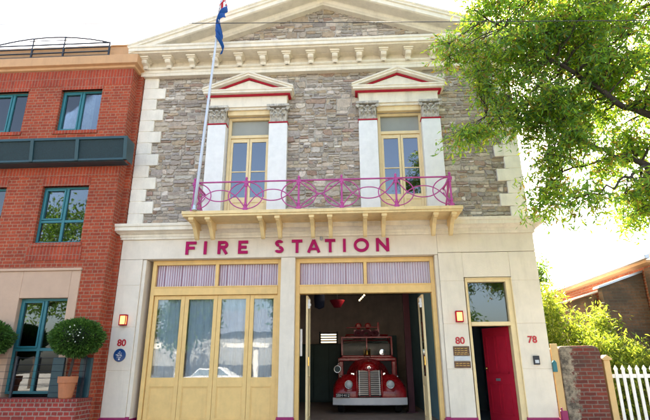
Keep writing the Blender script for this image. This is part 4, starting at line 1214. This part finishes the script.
    m.build('trunk',M['bark'],T_,smooth=True); m2.add(br.v,br.f); m2.build('limbs',M['bark'],T_,smooth=True); tw.build('twigs',M['bark'],T_)
    leafmesh('crown',leaves,.10,.27,M['leaf'],[(.09,.17,.03),(.12,.21,.03),(.07,.15,.04),(.17,.25,.035),(.21,.27,.04),(.06,.14,.06),(.08,.17,.06),(.11,.19,.04),(.17,.12,.04)],T_,5,droop=.55)
big_tree()

def simple_tree(name,label,x,y,z0,h,rx,seed,cols,nl=2600,size=.22,mat_=None,stem=.12,group=None,cat='tree',rzf=.42,kc=.6):
    rng=np.random.default_rng(seed); t=empty(name,(x,y,z0),label,cat,group)
    m=MB(); zc_=z0+h*kc
    branch(m,(x,y,z0),(x+.1,y,zc_),stem,stem*.5,rng,6,.04,8); pts=[]
    cs=[]
    for i in range(26):
        v=rng.normal(size=3); v/=np.linalg.norm(v); c_=np.array([x,y,zc_])+v*rng.uniform(.35,.85)*np.array([rx,rx,h*rzf]); cs.append(c_)
        branch(m,(x+.05,y,z0+h*.35),c_,stem*.3,.01,rng,4,.1,5)
    for c_ in cs:
        k=nl//26; v=rng.normal(size=(k,3)); pts.append(c_+v*rx*.17)
    m.build('trunk',M['bark'],t); leafmesh('crown',np.concatenate(pts),size,.4,mat_ or M['leaf'],cols,t,seed,droop=.2)
green=[(.04,.085,.02),(.055,.11,.025),(.03,.07,.02),(.08,.13,.03)]
simple_tree('background_tree','grey green tree rising behind the corner of the fire station, nearest the cornice',11.3,26,.2,12.2,1.9,21,green,5200,.30)
simple_tree('background_tree','low rounded tree top just above the white roof, left end',13.8,27,.2,10.2,2.1,22,green,4800,.30)
# bamboo bush behind the fence: several clumps of arching canes
def bamboo(x,y,h,w,label,seed):
    rng=np.random.default_rng(seed); t=empty('bamboo_clump',(x,y,.2),label,'bamboo','bright bamboo clumps behind the fence')
    m=MB(); leaves=[]
    for i in range(30):
        a=rng.uniform(0,2*pi); rr=rng.uniform(.2,1)*w; hh=h*rng.uniform(.72,1.05)
        b0=np.array([x+.3*w*cos(a),y+.3*w*sin(a),.2]); tip=np.array([x+rr*cos(a),y+rr*sin(a)*.8,.2+hh-.25*rr])
        mid=(b0+tip)/2+np.array([-.15*cos(a)*w,0,.15*h])
        P=[(1-s)**2*b0+2*s*(1-s)*mid+s*s*tip for s in np.linspace(0,1,9)]
        m.tube([tuple(p) for p in P],[.012,.011,.011,.010,.009,.008,.006,.005,.003],5)
        for p in P[2:]:
            for k in range(9):
                v=rng.normal(size=3)*np.array([1,1,.7]); v/=np.linalg.norm(v); Lt=rng.uniform(.1,.4)
                for j in range(5): leaves.append(p+v*Lt*(j+1)/5+rng.normal(size=3)*.03)
    m.build('canes',mat('bamboo_cane',(.20,.22,.05),.5,.1,5,0) if 'bamboo_cane' not in bpy.data.materials else bpy.data.materials['bamboo_cane'],t)
    leafmesh('foliage',leaves,.12,.24,M['bleaf'],[(.17,.24,.035),(.22,.28,.05),(.11,.17,.03),(.25,.28,.06),(.08,.13,.025)],t,seed,droop=.6)
bamboo(5.05,2.6,3.3,.75,'tallest yellow green bamboo, right against the corner of the fire station',31)
bamboo(5.95,2.3,2.75,.7,'yellow green bamboo behind the brick gate pier and ochre post',32)
bamboo(7.0,1.5,1.85,.75,'lower bright bamboo behind the white pickets at the right edge',33)
bamboo(5.9,1.3,2.0,.6,'small bamboo just behind the brick gate pier',34)

# ------------------------------------------------------------------ right-hand neighbours
# gate board between wall and pier
gt=empty('side_gate',(4.06,.05,.2),'narrow ochre timber gate board between the fire station and the brick pier','gate')
m=MB(); m.box(4.02,4.15,.02,.07,.2,2.02); m.build('board',M['post'],gt,bevel=.006)
m=MB(); m.box(3.985,4.065,-.05,.015,1.48,1.66); m.prism([(3.985,1.66),(4.065,1.66),(4.025,1.71)],'y',-.05,.015)
m.build('letter_box',M['teal'],gt,bevel=.006)
m=MB(); m.box(3.99,4.12,-.09,-.046,.2,.77); m.box(3.995,4.02,-.12,-.09,.6,.83); o=m.build('side_step',M['plum'],gt,bevel=.006)
# old brick pier
pr=empty('brick_pier',(4.56,.2,.2),'old weathered brick pier with rounded top and patchy render on its left','pier')
def rounded(x0,x1,zt,r,zb):
    pts=[(x0,zb),(x1,zb)]+[(x1-r+r*cos(a),zt-r+r*sin(a)) for a in [pi/2*k/8 for k in range(9)]]+[(x0+r*.4-r*.4*sin(a),zt-.05*r-r*.4+r*.4*cos(a)) for a in [pi/2*k/6 for k in range(7)]]
    return pts
m=MB(); m.prism(rounded(4.17,4.97,1.98,.16,.2),'y',.0,.55); m.build('brickwork',M['oldbrick'],pr,bevel=.02)
PM=M['oldbrick']; N_=PM.node_tree.nodes; L_=PM.node_tree.links; bs=N_['Principled BSDF']; src=bs.inputs['Base Color'].links[0].from_socket
tc=N_.new('ShaderNodeTexCoord'); sx=N_.new('ShaderNodeSeparateXYZ'); L_.new(tc.outputs['Object'],sx.inputs[0])
nn=N_.new('ShaderNodeTexNoise'); nn.inputs['Scale'].default_value=5; nn.inputs['Detail'].default_value=9; nn.inputs['Roughness'].default_value=.7; L_.new(tc.outputs['Object'],nn.inputs['Vector'])
ma=N_.new('ShaderNodeMath'); ma.operation='MULTIPLY_ADD'; ma.inputs[1].default_value=1.1; L_.new(nn.outputs['Fac'],ma.inputs[0]); L_.new(sx.outputs[0],ma.inputs[2])
mr=N_.new('ShaderNodeMapRange'); mr.inputs['From Min'].default_value=.36; mr.inputs['From Max'].default_value=.42; mr.inputs['To Min'].default_value=1; mr.inputs['To Max'].default_value=0; L_.new(ma.outputs[0],mr.inputs['Value'])
n2=N_.new('ShaderNodeTexNoise'); n2.inputs['Scale'].default_value=7; n2.inputs['Detail'].default_value=10; n2.inputs['Roughness'].default_value=.75; L_.new(tc.outputs['Object'],n2.inputs['Vector'])
cr=N_.new('ShaderNodeValToRGB'); cr.color_ramp.elements[0].position=.38; cr.color_ramp.elements[0].color=(.07,.055,.04,1); cr.color_ramp.elements[1].position=.58; cr.color_ramp.elements[1].color=(.33,.26,.18,1); L_.new(n2.outputs['Fac'],cr.inputs['Fac'])
mxx=N_.new('ShaderNodeMix'); mxx.data_type='RGBA'; L_.new(mr.outputs[0],mxx.inputs[0]); L_.new(src,mxx.inputs[6]); L_.new(cr.outputs['Color'],mxx.inputs[7]); L_.new(mxx.outputs[2],bs.inputs['Base Color'])
ps=empty('gate_post',(5.08,.1,.2),'ochre painted timber gate post with moulded cap at the end of the pickets','post')
m=MB(); m.box(5.02,5.14,.04,.16,.2,1.70); m.box(4.985,5.175,.005,.195,1.70,1.735); m.prism([(4.99,1.735),(5.17,1.735),(5.08,1.80)],'y',.01,.19); m.build('shaft',M['post'],ps,bevel=.006)
pf=empty('picket_fence',(6.5,.1,.2),'white painted picket fence in front of the bamboo','fence')
for i in range(30):
    x=5.24+i*.138
    m=MB(); m.prism([(x-.028,.25),(x+.028,.25),(x+.028,1.50),(x+.04,1.53),(x,1.60),(x-.04,1.53),(x-.028,1.50)],'y',.06,.08)
    m.build('picket',M['fwhite'],pf)
m=MB(); m.box(5.15,9.4,.082,.12,1.36,1.43); m.box(5.15,9.4,.082,.12,.5,.57); m.build('rail',M['fwhite'],pf)

# neighbour house with white iron roof
NH=empty('brick_house',(9.5,6,.2),'low orange brick house with bright white iron roof at the right','house')
EX,EZ=7.5,4.25; RX,RZ=11.5,6.35
m=MB(); m.box(EX+.25,EX+.5,2.4,9.6,.2,4.10); m.box(EX+.5,15.3,9.35,9.6,.2,4.1); m.build('side_wall',M['orangebrick'],NH)
m=MB(); m.box(EX+.5,15.3,2.4,2.65,.2,4.1); m.prism([(EX+.3,4.1),(15.3,4.1),(RX,6.05)],'y',2.42,2.6); m.box(EX+.2,EX+.32,2.35,2.6,.2,4.0); m.build('front_wall',M['darkbrick'],NH)
m=MB(); m.grid([[(EX,2.0,EZ),(EX,10,EZ)],[(RX,2.0,RZ),(RX,10,RZ)],[(15.5,2.0,EZ),(15.5,10,EZ)]]); m.build('roof',M['roofsheet'],NH,solid=.05)
m=MB(); m.box(EX-.10,EX+.02,1.95,10.05,EZ-.10,EZ-.0); m.build('gutter',M['steel'],NH,bevel=.01)
m=MB(); m.box(EX+.0,EX+.25,2.1,9.9,EZ-.17,EZ-.10); m.build('eave_moulding',M['fascia'],NH)
# roof ventilator
m=MB(); m.lathe([(.12,0),(.12,.25),(.2,.28),(.22,.42),(.15,.55),(.02,.6)],(10.6,5.2,5.85),'z',14); m.build('roof_vent',M['steel'],NH)
# lean-to wing
WG=empty('brick_shed',(7.0,3.2,.2),'dark mossy brick lean-to with grey capped wall beside the house','shed')
m=MB(); m.prism([(6.62,.2),(7.72,.2),(7.72,3.93),(6.62,3.56)],'y',2.75,2.98); m.build('front_wall',M['darkbrick'],WG)
m=MB(); m.prism([(6.52,3.53),(7.72,3.935),(7.72,3.99),(6.52,3.585)],'y',2.70,3.03); m.build('wall_capping',M['steel'],WG)
m=MB(); m.add([(6.25,3.04,3.38),(7.7,3.04,3.80),(7.7,7,3.80),(6.25,7,3.38)],[(0,1,2,3)]); m.build('roof',M['roofsheet'],WG,solid=.04)
m=MB(); m.box(6.5,6.6,3.05,7,.2,3.4); m.build('side_wall',M['darkbrick'],WG)

# power cable
pts=[(-30+60*k/30,-5+.0,5.955-.042*(-30+2*k)+.10*((k-15)/15)**2) for k in range(31)]
o=MB().tube(pts,.0055,6).build('power_cable',M['cable'],None); tag(o,'thin overhead power cable crossing in front of the gable','cable')

# ------------------------------------------------------------------ across the street (seen only as reflections in the glass)
def car(x,y,label,col):
    c=empty('parked_car',(x,y,.06),label,'car','cars parked across the street')
    m=MB(); W=.9; L_=2.2
    prof=[(-L_,.35),(-L_,.75),(-L_+.1,.9),(-1.2,1.0),(-.6,1.45),(.9,1.48),(1.6,1.02),(L_-.05,.95),(L_,.6),(L_,.35)]
    m.prism([(x+a,.06+b) for a,b in prof],'y',y-W,y+W); m.build('body',col,c,bevel=.08)
    g=MB(); g.prism([(x-1.1,1.08),(x+1.45,1.08),(x+.85,1.46),(x-.58,1.44)],'y',y-W-.004,y+W+.004); g.build('side_glass',M['windark'],c)
    for a in (-1.35,1.35):
        for s in (-1,1):
            w=MB(); w.lathe([(.15,-.1),(.32,-.1),(.33,0),(.32,.1),(.15,.1)],(x+a,y+s*.82,.39),'y',20); w.build('wheel',M['black'],c)
wcar=mat('white_car_paint',(.8,.8,.8),.2,.02,3,0,coat=.5)
car(-9.5,-23.0,'white car parked across the street seen in the second garage pane',wcar)
car(-3.8,-23.4,'white car parked across the street seen in the fourth garage pane',wcar)
car(-15.5,-23.2,'silver car parked across the street seen in the first garage pane',M['steel'])
th_=empty('terrace_house',(-8,-34,.2),'pale house with white verandah posts across the street, seen in the garage glass','house')
m=MB(); m.box(-22,6,-40,-34,.2,4.6); m.build('wall',mat('pale_wall',(.34,.34,.33),.8,.1,2,0),th_)
m=MB(); m.prism([(-33.5,4.6),(-40.5,4.6),(-37,7)],'x',-22.5,6.5); m.build('roof',M['steel'],th_)
m=MB()
for i in range(9): m.box(-22+i*3.4,-21.6+i*3.4,-32,-31.6,.2,3.2)
m.box(-22.5,6.5,-32.2,-31.4,3.2,3.6); m.build('verandah',M['fwhite'],th_)
for i,(x,y,h) in enumerate(((-12.5,-27,9.5),(-4,-28,10.5),(7,-27,9),(-24,-27,17))):
    simple_tree('street_tree_opposite' if False else 'plane_tree','bushy tree across the street seen only as a reflection, %s of four'%('first','second','third','last')[i],x,y,.2,h,h*.30,50+i,green,5200,.4,stem=.2,group='trees across the street')

# ------------------------------------------------------------------ cleanup of helper props
for o in bpy.data.objects:
    if '_o' in o: del o['_o']

# ------------------------------------------------------------------ light, sky, camera
SUN_EL,SUN_AZ=R(45.5),R(5)       # azimuth measured from +Y towards +X
W=bpy.data.worlds.new('World'); S.world=W; W.use_nodes=True; N=W.node_tree.nodes; L=W.node_tree.links
sk=N.new('ShaderNodeTexSky'); sk.sky_type='NISHITA'; sk.sun_disc=False; sk.sun_elevation=SUN_EL; sk.sun_rotation=SUN_AZ; sk.dust_density=4.5; sk.air_density=1; sk.ozone_density=1.5
L.new(sk.outputs[0],N['Background'].inputs[0]); N['Background'].inputs[1].default_value=.15
sd=bpy.data.lights.new('sun','SUN'); sd.energy=5; sd.angle=R(.53); sd.color=(1,.95,.87)
so=bpy.data.objects.new('sun',sd); COL.objects.link(so)
d=Vector((sin(SUN_AZ)*cos(SUN_EL),cos(SUN_AZ)*cos(SUN_EL),sin(SUN_EL)))
so.rotation_euler=d.to_track_quat('Z','Y').to_euler(); so.location=(0,20,30)
cam=bpy.data.cameras.new('camera'); co=bpy.data.objects.new('camera',cam); COL.objects.link(co); S.camera=co
cam.sensor_width=36; cam.lens=36*480/650; cam.clip_end=500; cam.clip_start=.1
yaw,pit,rol=R(-2.98),R(18.098),R(-.311)
F=Vector((sin(yaw)*cos(pit),cos(yaw)*cos(pit),sin(pit))); Rt=Vector((cos(yaw),-sin(yaw),0)); U=Rt.cross(F)
R2=Rt*cos(rol)+U*sin(rol); U2=-Rt*sin(rol)+U*cos(rol)
from mathutils import Matrix
mx=Matrix((( R2.x,U2.x,-F.x,0),(R2.y,U2.y,-F.y,-10.3),(R2.z,U2.z,-F.z,1.6),(0,0,0,1)))
co.matrix_world=mx
vs=S.view_settings; vs.view_transform='Standard'; vs.look='None'; vs.exposure=2.5
try:
    vs.use_white_balance=True; vs.white_balance_temperature=7300; vs.white_balance_tint=10
except Exception: pass; vs.gamma=1; vs.use_curve_mapping=False
S.render.resolution_x=1024; S.render.resolution_y=662
